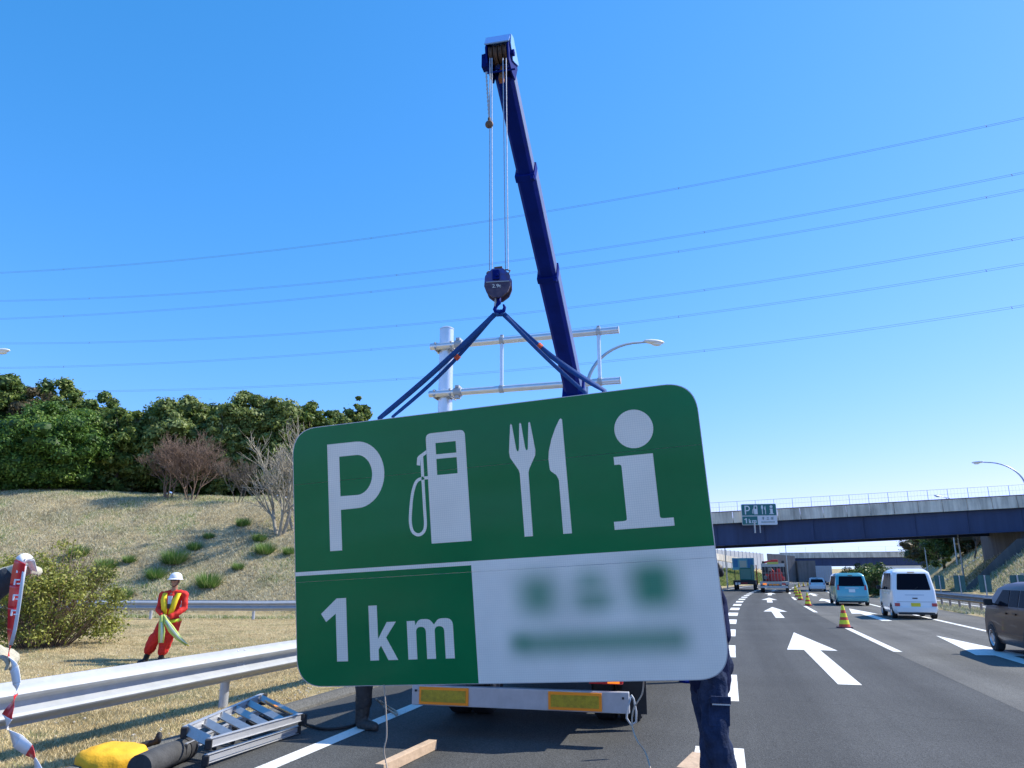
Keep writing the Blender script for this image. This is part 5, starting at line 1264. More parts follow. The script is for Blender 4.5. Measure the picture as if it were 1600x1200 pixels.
# the finished copy of the sign on the overpass ahead, and a small green sign
def small_sign(t, k, y_):
    """the same layout at its full size; k scales the big sign's drawing"""
    f = lambda u, v, tt: Vector(((u - SW / 2) * k, tt, v * k)); M_tb = M_sgreen2
    def fl(name, loops, m, y=-.03, th=.02): b = MB(); b.prism(loops, f, y, y + th); return obj(name, b, m, t)
    b = MB(); b.prism([srect(0, .12)], f, -.01, .06); obj('panel', b, M_swhite2, t)
    fl('green_film', [clip(srect(.04, .1), 0, -1, -.90)], M_tb); fl('green_film', [clip(clip(srect(.04, .1), 0, 1, .83), 1, 0, 1.45)], M_tb)
    w = M_swhite2; y2 = -.05
    fl('letter_p', [Pout, Pin], w, y2); fl('fuel_pump', [[(1.182, 1.013), (1.503, 1.013), (1.503, 1.851), (1.18, 1.851)], [(1.258, 1.524), (1.425, 1.523), (1.425, 1.77), (1.258, 1.77)]], w, y2)
    fl('hose', [stroke([(1.14, 1.66), (1.14, 1.15), (1.07, 1.08), (1.02, 1.19), (1.08, 1.49), (1.18, 1.51)], .04)], w, y2)
    fl('fork', [[(1.868, 1.85), (2.02, 1.85), (2.048, 1.62), (1.982, 1.477), (1.978, 1.015), (1.915, 1.015), (1.915, 1.475), (1.844, 1.62)][::-1]], w, y2)
    fl('knife', [[(2.259, 1.85), (2.269, 1.015), (2.205, 1.015), (2.207, 1.402), (2.146, 1.476), (2.142, 1.56), (2.177, 1.705)]], w, y2)
    fl('letter_i', [[(2.578, 1.017), (2.996, 1.017), (2.996, 1.073), (2.902, 1.08), (2.902, 1.529), (2.622, 1.529), (2.622, 1.472), (2.672, 1.46), (2.672, 1.08), (2.578, 1.073)]], w, y2)
    fl('letter_i_dot', [arc(2.786, 1.716, .139, .139, 0, 340, 17)], w, y2)
    fl('digit_1', [[(.446, .649), (.446, .182), (.353, .182), (.353, .536), (.268, .476), (.225, .538), (.364, .649)]], w, y2)
    fl('letter_k', [[(.634, .582), (.705, .582), (.705, .336), (.782, .457), (.858, .457), (.772, .345), (.864, .182), (.784, .182), (.706, .260), (.706, .182), (.634, .182)]], w, y2)
    fl('letter_m', [[(.947, .182), (.947, .457), (1.316, .457), (1.316, .182), (1.245, .182), (1.245, .40), (1.168, .40), (1.168, .182), (1.098, .182), (1.098, .40), (1.019, .40), (1.019, .182)]], w, y2)
    # name on the white panel: three characters over one line of small print
    ch = [[(0, .22, .22, .24), (.09, 0, .13, .26), (.03, .10, .19, .12), (.09, .14, .11, .26)], [(.02, .20, .2, .22), (.02, .0, .22, .02), (.02, .0, .05, .08), (.12, .08, .15, .2)], [(0, 0, .03, .24), (0, .22, .24, .24), (.07, .03, .2, .05), (.07, .10, .2, .12), (.12, .0, .14, .2)]]
    for c_, rects in enumerate(ch):
        b = MB()
        for x0_, z0_, x1_, z1_ in rects: b.prism([[(1.86 + c_ * .42 + x0_, .48 + z0_), (1.86 + c_ * .42 + x1_, .48 + z0_), (1.86 + c_ * .42 + x1_, .48 + z1_ + .01), (1.86 + c_ * .42 + x0_, .48 + z1_ + .01)]], f, y2, y2 + .02 + .001 * len(b.v) / 8)
        obj('character', b, M_tb, t)
    for c_ in range(11): fl('small_letter', [[(1.78 + c_ * .115, .23), (1.85 + c_ * .115, .23), (1.85 + c_ * .115, .31), (1.78 + c_ * .115, .31)]], M_tb, y2)
M_sgreen2 = mat('sign_green_far', (.008, .13, .13), .4); M_swhite2 = mat('sign_white_far', (.62, .66, .70), .6)
p = at(1186, 803, 88.2); t = thing('bridge_sign', 'parking and 1km sign mounted on the near face of the overpass', 'road sign', (p.x, 88.2, p.z - 1.28), -R(12)); small_sign(t, 1.22, 88)
b = MB(); b.beam((0, .12, -.9), (0, .12, 2.3), .12, .12, up=(0, 1, 0)); obj('bracket', b, M_galv, t)
p = at(1228, 804, 89.2); t = thing('small_sign', 'small white and green plate on the overpass parapet beside the parking sign', 'sign', (p.x, 88.85, p.z - .5), -R(12))
b = MB(); b.prism([roundpoly([(-.52, -.1, .1), (.52, -.1, .1), (.52, 1.05, .3), (-.52, 1.05, .3)])], fS, 0, .05); obj('plate', b, M_swhite2, t)
b = MB(); b.prism([[(-.46, -.04), (.46, -.04), (.46, .36), (-.46, .36)]], fS, -.02, .002); obj('green_band', b, mat('fresh_green', (.02, .30, .14), .5), t)
for k in range(4): b = MB(); b.prism([[(-.36 + k * .2, .07), (-.24 + k * .2, .07), (-.24 + k * .2, .24), (-.36 + k * .2, .24)]], fS, -.03, -.01); obj('lettering', b, M_swhite2, t)
b = MB(); b.prism([roundpoly([(-.34, .52, .05), (.34, .52, .05), (.26, .86, .1), (-.26, .86, .1)])], fS, -.02, .002); obj('emblem', b, MATS['fresh_green'], t)

# traffic cones
M_cr = mat('cone_red', (.62, .055, .02), .5, var=.08, vscale=10); M_cy = mat('cone_yellow', (.80, .74, .02), .4); M_cb = mat('cone_base', (.10, .03, .05), .7)
cone0 = None
CN = [(1320, 981, 'nearest red and yellow striped cone on the lane line'), (1262.7, 946.7, 'second nearest striped cone, at the near end of the second lane dash'), (1250.7, 937.7, 'third nearest striped cone in the line of cones'), (1245.6, 932.3, 'fourth nearest striped cone, close behind the third'),
      (1243.2, 927.5, 'fifth nearest striped cone, where the line bends'), (1243, 923, 'sixth striped cone beside the flatbed truck'), (1248.5, 918, 'first of the three small far cones curving to the right'), (1255.5, 916.5, 'middle one of the three small far cones curving to the right'), (1262.5, 915.5, 'last of the three small far cones, nearest the white car')]
for px, py, lb in CN:
    p = gnd(px, py, .003) if py > 919 else px_ground(px, {918: 118, 916.5: 128, 915.5: 138}[py])
    if cone0 is None:
        cone0 = thing('traffic_cone', lb, 'traffic cone', p, 0, 'striped cones closing the lane')
        prof = [(.19, .04), (.035, .68), (.02, .71)]
        def rc(z): return .172 + (.035 - .172) * (z - .05) / .63
        b = MB(); b.prism([roundpoly([(-.2, -.2, .05), (.2, -.2, .05), (.2, .2, .05), (-.2, .2, .05)])], lambda u, v, q: Vector((u, v, q)), 0, .035); obj('base', b, M_cb, cone0)
        b = MB(); b.lathe([(rc(.03), .03), (rc(.68), .68), (.026, .71), (.0, .712)], 20); obj('cone', b, M_cr, cone0, smooth=True)
        for z0_, z1_ in ((.12, .245), (.335, .455), (.55, .70)):
            b = MB(); b.lathe([(rc(z0_) + .001, z0_), (rc(z0_) + .004, z0_), (rc(z1_) + .004, z1_), (rc(z1_) + .001, z1_)], 20); obj('yellow_band', b, M_cy, cone0, smooth=True)
    else: dup(cone0, p, 0, lb)

# ------------------------------------------------------------------ people
M_skin = mat('skin', (.34, .18, .12), .55, var=.06, vscale=20); M_hair = mat('black_hair', (.012, .011, .011), .6)
M_redsuit = mat('red_coverall', (.62, .022, .015), .8, var=.12, vscale=14, bump=.25, bscale=40); M_helm = mat('white_helmet', (.80, .80, .80), .3, coat=.5)
M_vest = mat('yellow_vest', (.85, .62, .01), .6); M_belt = mat('lime_belt', (.62, .75, .03), .6); M_boot = mat('black_boots', (.02, .02, .025), .6)
M_denim = mat('dark_denim', (.030, .048, .105), .9, spec=.15, col2=(.008, .013, .032), vscale=9, bump=.4, bscale=60); M_navyshirt = mat('navy_shirt', (.008, .014, .050), .9, spec=.1, var=.2, vscale=10, bump=.3, bscale=50)
M_glove = mat('cotton_glove', (.52, .49, .38), .9, var=.12, vscale=60, bump=.5, bscale=400); M_jacket = mat('dark_jacket', (.03, .034, .04), .85, var=.2, vscale=20, bump=.3, bscale=60)
M_hboot = mat('scuffed_boots', (.035, .033, .032), .6, var=.6, vscale=30)
M_worktr = mat('black_work_trousers', (.030, .030, .032), .75, var=.2, vscale=20, bump=.2, bscale=50)
def hand(mb, w, d, n, thumb=1, curl=.6, s=1.0):
    """palm, four unequal bent fingers and a thumb from the side of the palm"""
    w = Vector(w); d = Vector(d).normalized(); n = Vector(n); n = (n - d * n.dot(d)).normalized(); sd_ = d.cross(n) * thumb
    for k in range(4): mb.caps(w + d * .012 * s + sd_ * (-.02 + .013 * k) * s, w + d * .088 * s + sd_ * (-.031 + .0205 * k) * s, .015 * s, .0125 * s, 8)
    for k, L_ in enumerate((.060, .072, .078, .070)):
        p = w + d * .09 * s + sd_ * (-.031 + .0205 * k) * s; a = curl * .5
        for f, r0, r1 in ((.45, .0098, .0090), (.30, .0090, .0082), (.25, .0082, .0070)):
            q = p + (d * math.cos(a) + n * math.sin(a)) * L_ * f * s; mb.caps(p, q, r0 * s, r1 * s, 8); p = q; a += curl
    p = w + d * .028 * s + sd_ * .026 * s; q = p + (d * .55 + sd_ * .6 + n * .45).normalized() * .042 * s; e = q + (d * .8 + n * .6).normalized() * .032 * s
    mb.caps(p, q, .015 * s, .0115 * s, 8); mb.caps(q, e, .0115 * s, .009 * s, 8)
def human(t, J, skin_hands=True, curl=.7, face=(0, -1, 0), hs=1.0):
    f = Vector(face).normalized(); rt = f.cross(Vector((0, 0, 1))); b = MB(); hd = Vector(J['head'])
    b.ellip(hd + Vector((0, 0, .02)), (.078, .095, .115), Matrix((rt, f, Vector((0, 0, 1)))).transposed(), 20, 14)
    b.ellip(hd + f * .025 - Vector((0, 0, .06)), (.056, .062, .062), Matrix((rt, f, Vector((0, 0, 1)))).transposed(), 16, 10)
    b.caps(hd + f * .088 + Vector((0, 0, .01)), hd + f * .106 - Vector((0, 0, .022)), .009, .014, 8)                      # nose
    b.caps(hd + f * .080 - rt * .018 - Vector((0, 0, .055)), hd + f * .080 + rt * .018 - Vector((0, 0, .055)), .009, .009, 8)  # lips
    for s_ in (-1, 1): b.ellip(hd + rt * s_ * .08 - Vector((0, 0, .005)), (.012, .02, .03), n=8, m=6)
    b.caps(hd - Vector((0, 0, .07)), J['neck'], .055, .06)
    nk, pv = Vector(J['neck']), Vector(J['pelvis']); ch = nk.lerp(pv, .35)
    b.caps(nk.lerp(pv, .12), ch, .10, .13); b.caps(ch, pv, .13, .135); b.ellip(ch, (.155, .11, .17)); b.ellip(pv, (.155, .115, .12))
    for s_ in 'lr':
        b.caps(nk.lerp(Vector(J['sh' + s_]), .5), J['sh' + s_], .06, .058); b.caps(J['sh' + s_], J['el' + s_], .052, .040); b.caps(J['el' + s_], J['wr' + s_], .040, .027)
        b.caps(J['hp' + s_], J['kn' + s_], .085, .056); b.caps(J['kn' + s_], J['an' + s_], .055, .036)
        a = Vector(J['an' + s_]); b.caps(a - Vector((0, 0, .03)), a + Vector(J.get('ft' + s_, f)) * .15 - Vector((0, 0, .055)), .04, .03)
        hand(b, J['wr' + s_], J['hd' + s_][0], J['hd' + s_][1], J['hd' + s_][2] if len(J['hd' + s_]) > 2 else 1, curl, hs)
    bd = wrinkled('body', b, M_skin, t, voxel=.0105)
    for s_ in (-1, 1):
        b = MB(); b.ellip(hd + f * .088 + rt * s_ * .031 + Vector((0, 0, .018)), (.012, .008, .007), n=8, m=6); obj('eye', b, M_black, bd)
    return bd
def garment_legs(t, J, m, r=(.115, .085, .075), amp=.012, name='trousers', cuff=.06, freq=9):
    b = MB(); pv = Vector(J['pelvis']); b.ellip(pv + Vector((0, 0, .03)), (.175, .135, .15))
    for s_ in 'lr':
        kn, an = Vector(J['kn' + s_]), Vector(J['an' + s_]); b.caps(J['hp' + s_], kn, r[0], r[1]); b.caps(kn, an.lerp(kn, cuff / .4), r[1], r[2])
    return wrinkled(name, b, m, t, voxel=.013, amp=amp, freq=freq)
def garment_top(t, J, m, amp=.01, name='jacket', sl=1.0, r=(.075, .062, .048), hem=.0):
    b = MB(); nk, pv = Vector(J['neck']), Vector(J['pelvis']); ch = nk.lerp(pv, .35)
    b.ellip(ch + Vector((0, 0, .01)), (.168, .13, .20)); b.caps(nk.lerp(pv, .18), ch, .12, .145); b.caps(ch, pv - Vector((0, 0, hem)), .15, .155)
    for s_ in 'lr':
        b.caps(nk.lerp(Vector(J['sh' + s_]), .35), J['sh' + s_], .075, .078); b.caps(J['sh' + s_], J['el' + s_], r[0], r[1]); b.caps(J['el' + s_], Vector(J['el' + s_]).lerp(Vector(J['wr' + s_]), .93 * sl), r[1], r[2])
    b.caps(nk - Vector((0, 0, .02)), nk + Vector((0, 0, .02)), .078, .07)
    return wrinkled(name, b, m, t, voxel=.013, amp=amp, freq=10)
def boots(t, J, m, h=.22, k=1.0):
    for s_ in 'lr':
        a = Vector(J['an' + s_]); kn = Vector(J['kn' + s_]); f = Vector(J.get('ft' + s_, (0, -1, 0))).normalized(); b = MB(); a0 = a - Vector((0, 0, .025))
        b.caps(a.lerp(kn, h / .42), a0, .062 * k, .052 * k); b.caps(a0 - Vector((0, 0, .012)), a0 + f * .15 * k - Vector((0, 0, .03)), .050 * k, .040 * k); b.ellip(a0 - f * .03 - Vector((0, 0, .02)), (.045, .045, .05))
        o = wrinkled('boot', b, m, t, voxel=.011, amp=.004, freq=14)
        for v in o.data.vertices: v.co.z = max(v.co.z, .004)
def S_(px, py, y): return Vector(((px - 242) / 78.0, y, (1031 - py) / 78.0))

# the man in red
J = dict(head=S_(260, 906, -.02), neck=S_(259, 924, 0), shl=S_(242, 928, .0), shr=S_(277, 928, .0), ell=S_(239, 948, -.04), elr=S_(280, 948, -.04), wrl=S_(252, 957, -.24), wrr=S_(266, 960, -.25),
         hdl=(Vector((.85, -.25, -.3)), Vector((.1, .5, -.8)), -1), hdr=(Vector((-.75, -.2, -.5)), Vector((-.1, .5, -.7)), 1), pelvis=S_(258, 968, 0), hpl=S_(251, 970, 0), hpr=S_(265, 970, 0),
         knl=S_(238, 995, -.08), knr=S_(258, 997, -.08), anl=S_(224, 1024, .04), anr=S_(250, 1023, -.02), ftl=(-.35, -.9, 0), ftr=(-.2, -.95, 0))
mr = thing('person', 'worker in red coveralls, yellow harness and white helmet holding a furled flag', 'person', Vector((-7.15, 15.75, hgt(-7.15, 15.75))))
human(mr, J); garment_legs(mr, J, M_redsuit, (.125, .108, .10), amp=.030, cuff=.19, freq=12); garment_top(mr, J, M_redsuit, amp=.017, r=(.070, .064, .052)); boots(mr, J, M_boot, .26)
hd = J['head']; b = MB(); b.lathe([(.128, .035), (.126, .07), (.112, .12), (.08, .155), (.04, .172), (.0, .176)], 24, c=hd); b.lathe([(.158, .028), (.160, .036), (.12, .055), (.12, .03)], 24, c=hd + Vector((0, -.012, 0))); hm = obj('helmet', b, M_helm, mr, smooth=True)
b = MB(); b.tube([hd + Vector((-.085, -.02, .04)), hd + Vector((-.07, -.045, -.07)), hd + Vector((0, -.07, -.115)), hd + Vector((.07, -.045, -.07)), hd + Vector((.085, -.02, .04))], .008, 6); obj('chin_strap', b, M_black, hm)
b = MB(); b.box(hd + Vector((0, -.098, .022)), (.13, .012, .032)); obj('glasses', b, M_black, mr, bevel=.006)
nk = J['neck']; pv = J['pelvis']
for s_ in (-1, 1):
    P_ = [nk + Vector((s_ * .13, .03, .03)), nk + Vector((s_ * .14, -.09, -.02)), nk + Vector((s_ * .12, -.175, -.14)), nk + Vector((s_ * .085, -.185, -.28)), nk + Vector((s_ * .06, -.19, -.42))]
    ribbon('vest_strap', P_, .10, .018, M_vest, mr, face=Vector((0, -1, 0)), widths=[.07, .09, .11, .11, .09])
b = MB(); b.prism([[(-.045, -.02), (.045, -.02), (.03, -.20), (0, -.24), (-.03, -.20)]], lambda u, v, q: nk + Vector((u + .005, -.155 - q, v - .04)), 0, .02); obj('shirt_front', b, mat('pale_shirt', (.55, .6, .68), .8), mr)
b = MB(); b.box(nk + Vector((.01, -.20, -.26)), (.05, .03, .09)); obj('radio', b, M_black, mr, bevel=.006)
pr_ = [pv + Vector((.20 * math.cos(R(a)), .165 * math.sin(R(a)), .0 + .03 * math.cos(R(a)))) for a in range(0, 361, 20)]
ribbon('belt', pr_, .065, .012, M_belt, mr, face=Vector((0, 0, 1)), twist=PI / 2)
b = MB(); b.box(J['shl'] + Vector((-.07, -.05, -.08)), (.012, .06, .07)); obj('sleeve_patch', b, M_helm, mr)
M_flag = mat('lime_flag', (.50, .62, .16), .7, var=.1, vscale=10); M_flag2 = mat('pale_flag', (.62, .72, .55), .7)
fl_ = thing('flag', 'furled lime yellow signal flag held low by the man in red', 'flag', mr.location + S_(259, 966, -.30))
O = S_(259, 966, -.30)
P_ = [S_(256, 957, -.28) - O, S_(262, 966, -.31) - O, S_(272, 978, -.32) - O, S_(284, 991, -.30) - O, S_(297, 1001, -.27) - O]
ribbon('cloth', P_, .1, .035, M_flag, fl_, twist=[.1, .2, .1, .3, .1], widths=[.035, .09, .13, .10, .03])
ribbon('pale_fold', [p + Vector((.012, -.024, .014)) for p in P_[1:]], .04, .012, M_flag2, fl_, widths=[.03, .05, .04, .01])
ribbon('fold_edge', [p + Vector((-.012, -.022, -.016)) for p in P_[1:]], .02, .01, M_flag, fl_, widths=[.012, .03, .02, .008])  # narrow lower fold in the same lime cloth
P_ = [S_(254, 957, -.30) - O, S_(255, 968, -.31) - O, S_(257, 982, -.30) - O, S_(257, 998, -.28) - O]
ribbon('cloth', P_, .1, .03, M_flag, fl_, twist=[0, .2, -.1, .1], widths=[.03, .09, .12, .10])
ribbon('pale_fold', [p + Vector((.014, -.02, 0)) for p in P_[1:]], .04, .012, M_flag2, fl_, widths=[.03, .045, .05])
b = MB(); b.tube([S_(292, 998, -.27) - O, S_(300, 1003, -.26) - O], .012, 6); obj('pole', b, M_vest, fl_)

# the man in dark jeans steadying the sign on the right
def at_l(px, py, Y, O): return at(px, py, Y) - O
O = Vector((1.42, 5.62, 0))
J = dict(head=at_l(1092, 858, 5.62, O), neck=at_l(1098, 905, 5.64, O), shl=at_l(1084, 915, 5.80, O), shr=at_l(1112, 920, 5.50, O), ell=at_l(1080, 990, 5.72, O), elr=at_l(1123, 944, 5.62, O), wrl=at_l(1070, 1000, 5.52, O), wrr=at_l(1132, 998, 5.42, O),
         hdl=(Vector((-.3, -1, 0)), Vector((1, 0, 0))), hdr=(Vector((-.25, -.3, -.9)), Vector((-.9, .1, 0)), -1), pelvis=at_l(1108, 1046, 5.62, O), hpl=at_l(1101, 1060, 5.72, O), hpr=at_l(1113, 1062, 5.56, O), knl=at_l(1111, 1148, 5.74, O), knr=at_l(1119, 1150, 5.46, O),
         anl=Vector((.0, .16, .09)), anr=Vector((.07, -.14, .09)), ftl=(-.6, -.8, 0), ftr=(-.5, -.85, 0))
mj = thing('person', 'man in dark jeans and navy shirt standing behind the right edge of the sign', 'person', O)
human(mj, J, face=(-.8, -.6, 0)); tr_ = garment_legs(mj, J, M_denim, (.116, .090, .072), amp=.020, cuff=.02, freq=11); garment_top(mj, J, M_navyshirt, amp=.009, hem=.06, r=(.072, .06, .05)); boots(mj, J, M_boot, .12)
hd = J['head']; b = MB(); b.ellip(hd + Vector((.01, .01, .035)), (.092, .108, .11)); obj('hair', b, M_hair, mj, smooth='all')
b = MB(); b.prism([roundpoly([(-.075, -.09, .01), (.075, -.09, .01), (.075, .09, .01), (-.075, .09, .01)])], lambda u, v, q: Vector((u, q, v)), -.006, .006); pk = obj('thigh_pocket', b, M_denim, mj, bevel=.008); pk.location = at_l(1124, 1112, 5.40, O) ; pk.rotation_euler = (0, R(4), R(12))
b = MB(); b.box((0, -.018, .075), (.15, .012, .05)); obj('pocket_flap', b, M_denim, pk, bevel=.004)
b = MB(); b.box((0, -.027, .048), (.13, .006, .008)); obj('pocket_trim', b, M_galv, pk)
b = MB(); b.caps(at_l(1122, 884, 5.62, O), at_l(1126, 896, 5.60, O), .022, .026); b.box(at_l(1124, 890, 5.58, O), (.04, .03, .06)); obj('harness_strap', b, M_black, mj, smooth='all')

# the man hidden behind the sign, one boot showing
O = Vector((-1.62, 8.72, 0))
J = dict(head=Vector((.02, -.02, 1.60)), neck=Vector((0, 0, 1.42)), shl=Vector((-.17, 0, 1.38)), shr=Vector((.17, 0, 1.38)), ell=Vector((-.22, -.18, 1.18)), elr=Vector((.22, -.18, 1.18)), wrl=Vector((-.16, -.40, 1.22)), wrr=Vector((.16, -.40, 1.22)),
         hdl=(Vector((.1, -1, .2)), Vector((1, 0, 0)), -1), hdr=(Vector((-.1, -1, .2)), Vector((-1, 0, 0)), 1), pelvis=Vector((.02, 0, .92)), hpl=Vector((-.06, 0, .88)), hpr=Vector((.10, .02, .88)), knl=Vector((.0, -.03, .47)), knr=Vector((.30, -.05, .98)),
         anl=Vector((-.02, .02, .09)), anr=Vector((.42, .22, .66)), ftl=(.75, -.65, 0), ftr=(.3, -.9, 0))
mh = thing('person', 'worker in black trousers and boots, mostly hidden behind the lower left of the sign', 'person', O)
human(mh, J, face=(0, -1, 0)); garment_legs(mh, J, M_worktr, (.105, .09, .088), amp=.020, cuff=.16); garment_top(mh, J, M_jacket, amp=.008); boots(mh, J, M_hboot, .26, 1.4)
b = MB(); b.lathe([(.128, .035), (.112, .12), (.06, .165), (.0, .176)], 20, c=J['head']); obj('helmet', b, M_helm, mh, smooth=True)

# the man at the left edge pulling barrier tape
O = Vector((-2.42, 3.08, 0)); w1 = at(24, 893, 3.0) - O; w2 = at(-24, 1016, 2.98) - O
J = dict(head=Vector((-.05, 0, 1.62)), neck=Vector((-.06, 0, 1.44)), shl=Vector((-.04, .19, 1.40)), shr=Vector((-.04, -.19, 1.40)), ell=at(-85, 985, 3.0) - O, elr=Vector((.06, -.22, 1.12)), wrl=w1, wrr=w2,
         hdl=(Vector((.95, -.15, .25)), Vector((.1, -.25, -1)), -1), hdr=(Vector((1, 0, -.15)), Vector((0, .2, -1)), -1), pelvis=Vector((-.05, 0, .92)), hpl=Vector((-.05, .09, .88)), hpr=Vector((-.05, -.09, .88)), knl=Vector((.02, .12, .48)), knr=Vector((.0, -.12, .48)),
         anl=Vector((-.02, .14, .09)), anr=Vector((-.03, -.14, .09)), ftl=(1, 0, 0), ftr=(1, 0, 0))
ml = thing('person', 'worker at the left edge of whom only two gloved hands and a dark sleeve show', 'person', O)
human(ml, J, face=(1, 0, 0), curl=1.0, hs=.36); garment_legs(ml, J, M_worktr, amp=.01); garment_top(ml, J, M_jacket, amp=.008, r=(.07, .058, .046), sl=.96); boots(ml, J, M_boot)
b = MB(); b.lathe([(.128, .035), (.112, .12), (.06, .165), (.0, .176)], 20, c=J['head']); obj('helmet', b, M_helm, ml, smooth=True)
for s_ in 'lr':
    b = MB(); hand(b, J['wr' + s_], J['hd' + s_][0], J['hd' + s_][1], J['hd' + s_][2], .8, .78 if s_ == 'l' else .95); w = Vector(J['wr' + s_]); b.caps(w - Vector(J['hd' + s_][0]).normalized() * .05, w + Vector(J['hd' + s_][0]).normalized() * .045, .030, .030)
    wrinkled('glove', b, M_glove, ml, voxel=.005, amp=.0012, freq=30)
# red and white tape
M_tw = mat('tape_white', (.82, .82, .84), .4); M_tr = mat('tape_red', (.75, .02, .03), .35, coat=.3)
O = at(30, 878, 2.93)
def T_(px, py, Y): return at(px, py, Y) - O
tape = thing('barrier_tape', 'red and white barrier tape stretched between two gloves and dangling down', 'tape', O)
P_ = [T_(53, 892, 2.95), T_(46, 876, 2.90), T_(32, 877, 2.88), T_(26, 915, 2.90), T_(22, 950, 2.90), T_(18, 985, 2.92), T_(15, 1008, 2.93), T_(14, 1026, 2.95), T_(22, 1044, 2.93), T_(26, 1068, 2.93), T_(25, 1085, 2.93), T_(20, 1100, 2.93), T_(11, 1120, 2.93), T_(12, 1138, 2.95), T_(28, 1158, 2.95), T_(45, 1172, 2.95), T_(54, 1185, 2.95), T_(64, 1215, 2.95)]
tw = [0, .2, .1, .1, .1, .3, .7, 1.2, .35, .5, 1.35, .8, .3, 1.2, .2, .4, .9, .3]
cols = 'wwrrrrrwwwrrwwwrww'
wd = [.028, .034, .048, .055, .050, .042, .03, .03, .045, .05, .04, .05, .055, .04, .055, .055, .05, .05]
sm = smoothline(P_, 10); n_ = len(sm)
for i in range(len(P_) - 1):
    seg_ = [Vector(q) for q in sm[i * 10:i * 10 + 11]]
    ribbon('tape_band', seg_, .05, .0015, M_tr if cols[i] == 'r' else M_tw, tape, face=Vector((0, -1, 0)), twist=[tw[i] + (tw[i + 1] - tw[i]) * k / 10 for k in range(len(seg_))], widths=[wd[i] + (wd[i + 1] - wd[i]) * k / 10 for k in range(len(seg_))])
b = MB()
for (px, py) in ((30, 893), (26, 912), (24, 936), (21, 960)):
    q = T_(px, py, 2.888); b.box(q + Vector((-.008, 0, .006)), (.006, .002, .022)); b.box(q + Vector((.008, 0, 0)), (.014, .002, .005)); b.box(q + Vector((.002, 0, .014)), (.016, .0021, .005))
obj('printed_marks', b, M_tw, tape)
ribbon('silver_edge', [T_(39, 884, 2.885), T_(34, 915, 2.885), T_(29, 950, 2.885), T_(23, 985, 2.90), T_(17, 1008, 2.91)], .014, .001, mat('tape_edge', (.6, .63, .68), .3), tape)

# ------------------------------------------------------------------ things lying on the shoulder
M_tread = mat('ladder_tread', (.42, .43, .44), .4, .7, var=.1, vscale=12, bump=.2, bscale=60); M_rubber = mat('black_rubber', (.02, .02, .022), .8, var=.3, vscale=20)
A_ = gnd(326, 1161, .20); B__ = gnd(471, 1120, .17); C_ = gnd(288, 1142, .27); D_ = gnd(409, 1089, .27)
LO = Vector((A_.x, A_.y, 0)); ld = thing('step_ladder', 'folded aluminium step ladder lying on the asphalt shoulder by the guardrail', 'step ladder', LO)
def LP(s_, t_, z_=0.0): return A_.lerp(B__, s_).lerp(C_.lerp(D_, s_), t_) - LO + Vector((0, 0, z_))
for lay, dz in ((0, 0), (1, -.135)):
    for t_ in (0, 1):
        q = t_ if lay == 0 else (.06 if t_ == 0 else .94)
        b = MB(); b.beam(LP(0, q, dz), LP(1, q, dz), .022, .07 if lay == 0 else .045); b.beam(LP(0, q, dz + .035), LP(1, q, dz + .035), .045, .007); b.beam(LP(0, q, dz - .035), LP(1, q, dz - .035), .045, .006); obj('side_rail', b, M_alu, ld, bevel=.0015)
        for s_ in (0, 1): b = MB(); b.box(LP(s_, q, dz - .01), (.06, .06, .085), Matrix.Rotation(.3, 3, 'Z')); obj('foot', b, M_rubber, ld, bevel=.008)
for k in range(6):
    s_ = .015 + .188 * k; b = MB(); p0, p1 = LP(s_, .03), LP(s_, .97); al = (LP(s_ + .1, .5) - LP(s_, .5)).normalized(); ac = (p1 - p0).normalized(); upv = ac.cross(al) * -1
    if upv.z < 0: upv = -upv
    tiltv = (al * .80 + upv * (.50)).normalized() if k else (al * .35 + upv * .95).normalized(); nv = tiltv.cross(ac).normalized(); wd_ = .085
    def Q(a, u, w_): return p0.lerp(p1, a) + tiltv * u + nv * w_
    b.add([Q(0, -wd_ * .4, 0), Q(1, -wd_ * .4, 0), Q(1, wd_ * .6, 0), Q(0, wd_ * .6, 0), Q(0, -wd_ * .4, .018), Q(1, -wd_ * .4, .018), Q(1, wd_ * .6, .018), Q(0, wd_ * .6, .018)], [(0, 1, 2, 3), (7, 6, 5, 4), (0, 4, 5, 1), (1, 5, 6, 2), (2, 6, 7, 3), (3, 7, 4, 0)])
    for r_ in range(4):
        u_ = -wd_ * .3 + r_ * .021; b.beam(Q(.01, u_, -.002), Q(.99, u_, -.002), .005, .005)
    obj('tread', b, M_tread, ld)
b = MB(); b.beam(LP(.93, .1, .02), LP(.93, .8, .02), .03, .006); obj('warning_label', b, M_orange, ld)
for k in range(5): b = MB(); b.beam(LP(.12 + .18 * k, .2, -.10), LP(.12 + .18 * k, .75, -.10), .025, .03); obj('stay', b, M_rubber, ld)
for t_ in (0, 1): b = MB(); b.box(LP(1.02, t_, -.03), (.08, .07, .12)); obj('hinge', b, M_rubber, ld, bevel=.012)

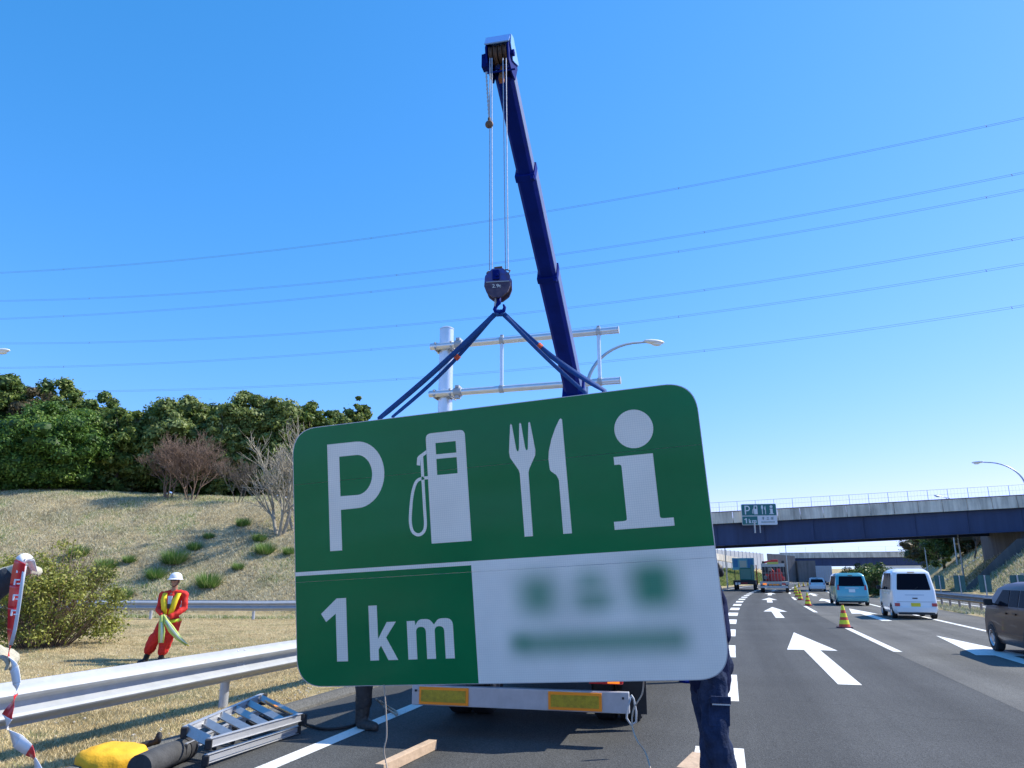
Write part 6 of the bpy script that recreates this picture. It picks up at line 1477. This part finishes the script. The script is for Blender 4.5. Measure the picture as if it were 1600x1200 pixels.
# yellow cloth bag and black roll
O = gnd(150, 1215); M_ybag = mat('yellow_cloth', (.80, .42, .015), .75, var=.12, vscale=8, bump=.2, bscale=60)
b = MB(); b.lathe([(.0, .0), (.25, .0), (.285, .04), (.285, .12), (.25, .17), (.14, .20), (.0, .21)], 32)
yb = thing('cloth_bag', 'round yellow cloth cover bag on the turf edge at the bottom left', 'bag', O + Vector((0, .25, 0)), .4)
o = wrinkled('bag_body', b, M_ybag, yb, voxel=.018, amp=.018, freq=5, stretch=(1, 1, 1))
b = MB(); b.caps((.22, .12, .15), (.34, .10, .18), .035, .02); b.ellip((.34, .10, .21), (.03, .05, .05)); wrinkled('drawstring_end', b, M_rubber, yb, voxel=.01, amp=.01, freq=20)
O = gnd(220, 1215); q0 = gnd(215, 1222) + Vector((0, 0, .10)); q1 = gnd(283, 1190) + Vector((0, 0, .095))
M_mat = mat('grey_rubber_mat', (.05, .05, .05), .8, var=.35, vscale=7, bump=.3, bscale=40)
rl = thing('rubber_roll', 'thick rolled dark rubber mat lying beside the yellow bag', 'roll', (q0.x, q0.y, 0)); z0 = Vector((q0.x, q0.y, 0))
b = MB(); b.tube([q0 - z0, (q0 + q1) / 2 - z0 + Vector((.0, .02, .01)), q1 - z0], [.105, .10, .095], 20); obj('roll', b, M_mat, rl, smooth=True)
b = MB(); d_ = (q1 - q0).normalized(); b.tube([q1 - z0 - d_ * .02, q1 - z0 + d_ * .10], [.103, .098], 20); obj('band', b, M_rubber, rl, smooth=True)
# hose by the boot
O = gnd(488, 1142); b = MB(); b.tube([Vector(q) for q in smoothline([tuple(gnd(x, y, .02) - O) for x, y in ((470, 1128), (486, 1134), (508, 1139), (536, 1137), (556, 1131), (558, 1124))], 4)], .016, 8)
o = obj('black_hose', b, M_rubber, label='short black hose lying between the ladder and the hidden worker boot', cat='hose', smooth='all'); o.location = O
O = gnd(600, 1090); b = MB(); b.tube([Vector(q) for q in smoothline([tuple(gnd(x, y, z) - O) for x, y, z in ((588, 1092, .2), (596, 1100, .06), (606, 1108, .02), (616, 1114, .02), (620, 1117, .02), (618, 1111, .02), (606, 1104, .05), (594, 1095, .2))], 4)], .012, 6)
o = obj('rope_loop', b, M_cord, label='small loop of rope on the white line beside the hidden worker', cat='rope', smooth='all'); o.location = O
# timbers
M_wood = mat('pale_timber', (.46, .33, .22), .8, var=.22, vscale=7, bump=.3, bscale=30)
def timber(label, a, e, w, h):
    a = a.copy(); e = e.copy(); b = MB(); b.beam(Vector((0, 0, h / 2 + .003)), e - a + Vector((0, 0, h / 2 + .003)), w, h); o = obj('timber', b, M_wood, bevel=.004, label=label, cat='timber', group='loose timbers'); o.location = a; return o
timber('pale timber batten on the asphalt reaching under the truck', gnd(592, 1212), gnd(676, 1171), .085, .085)
timber('short timber block on the road at the feet of the man in jeans', gnd(1073, 1222), gnd(1097, 1196), .16, .10)
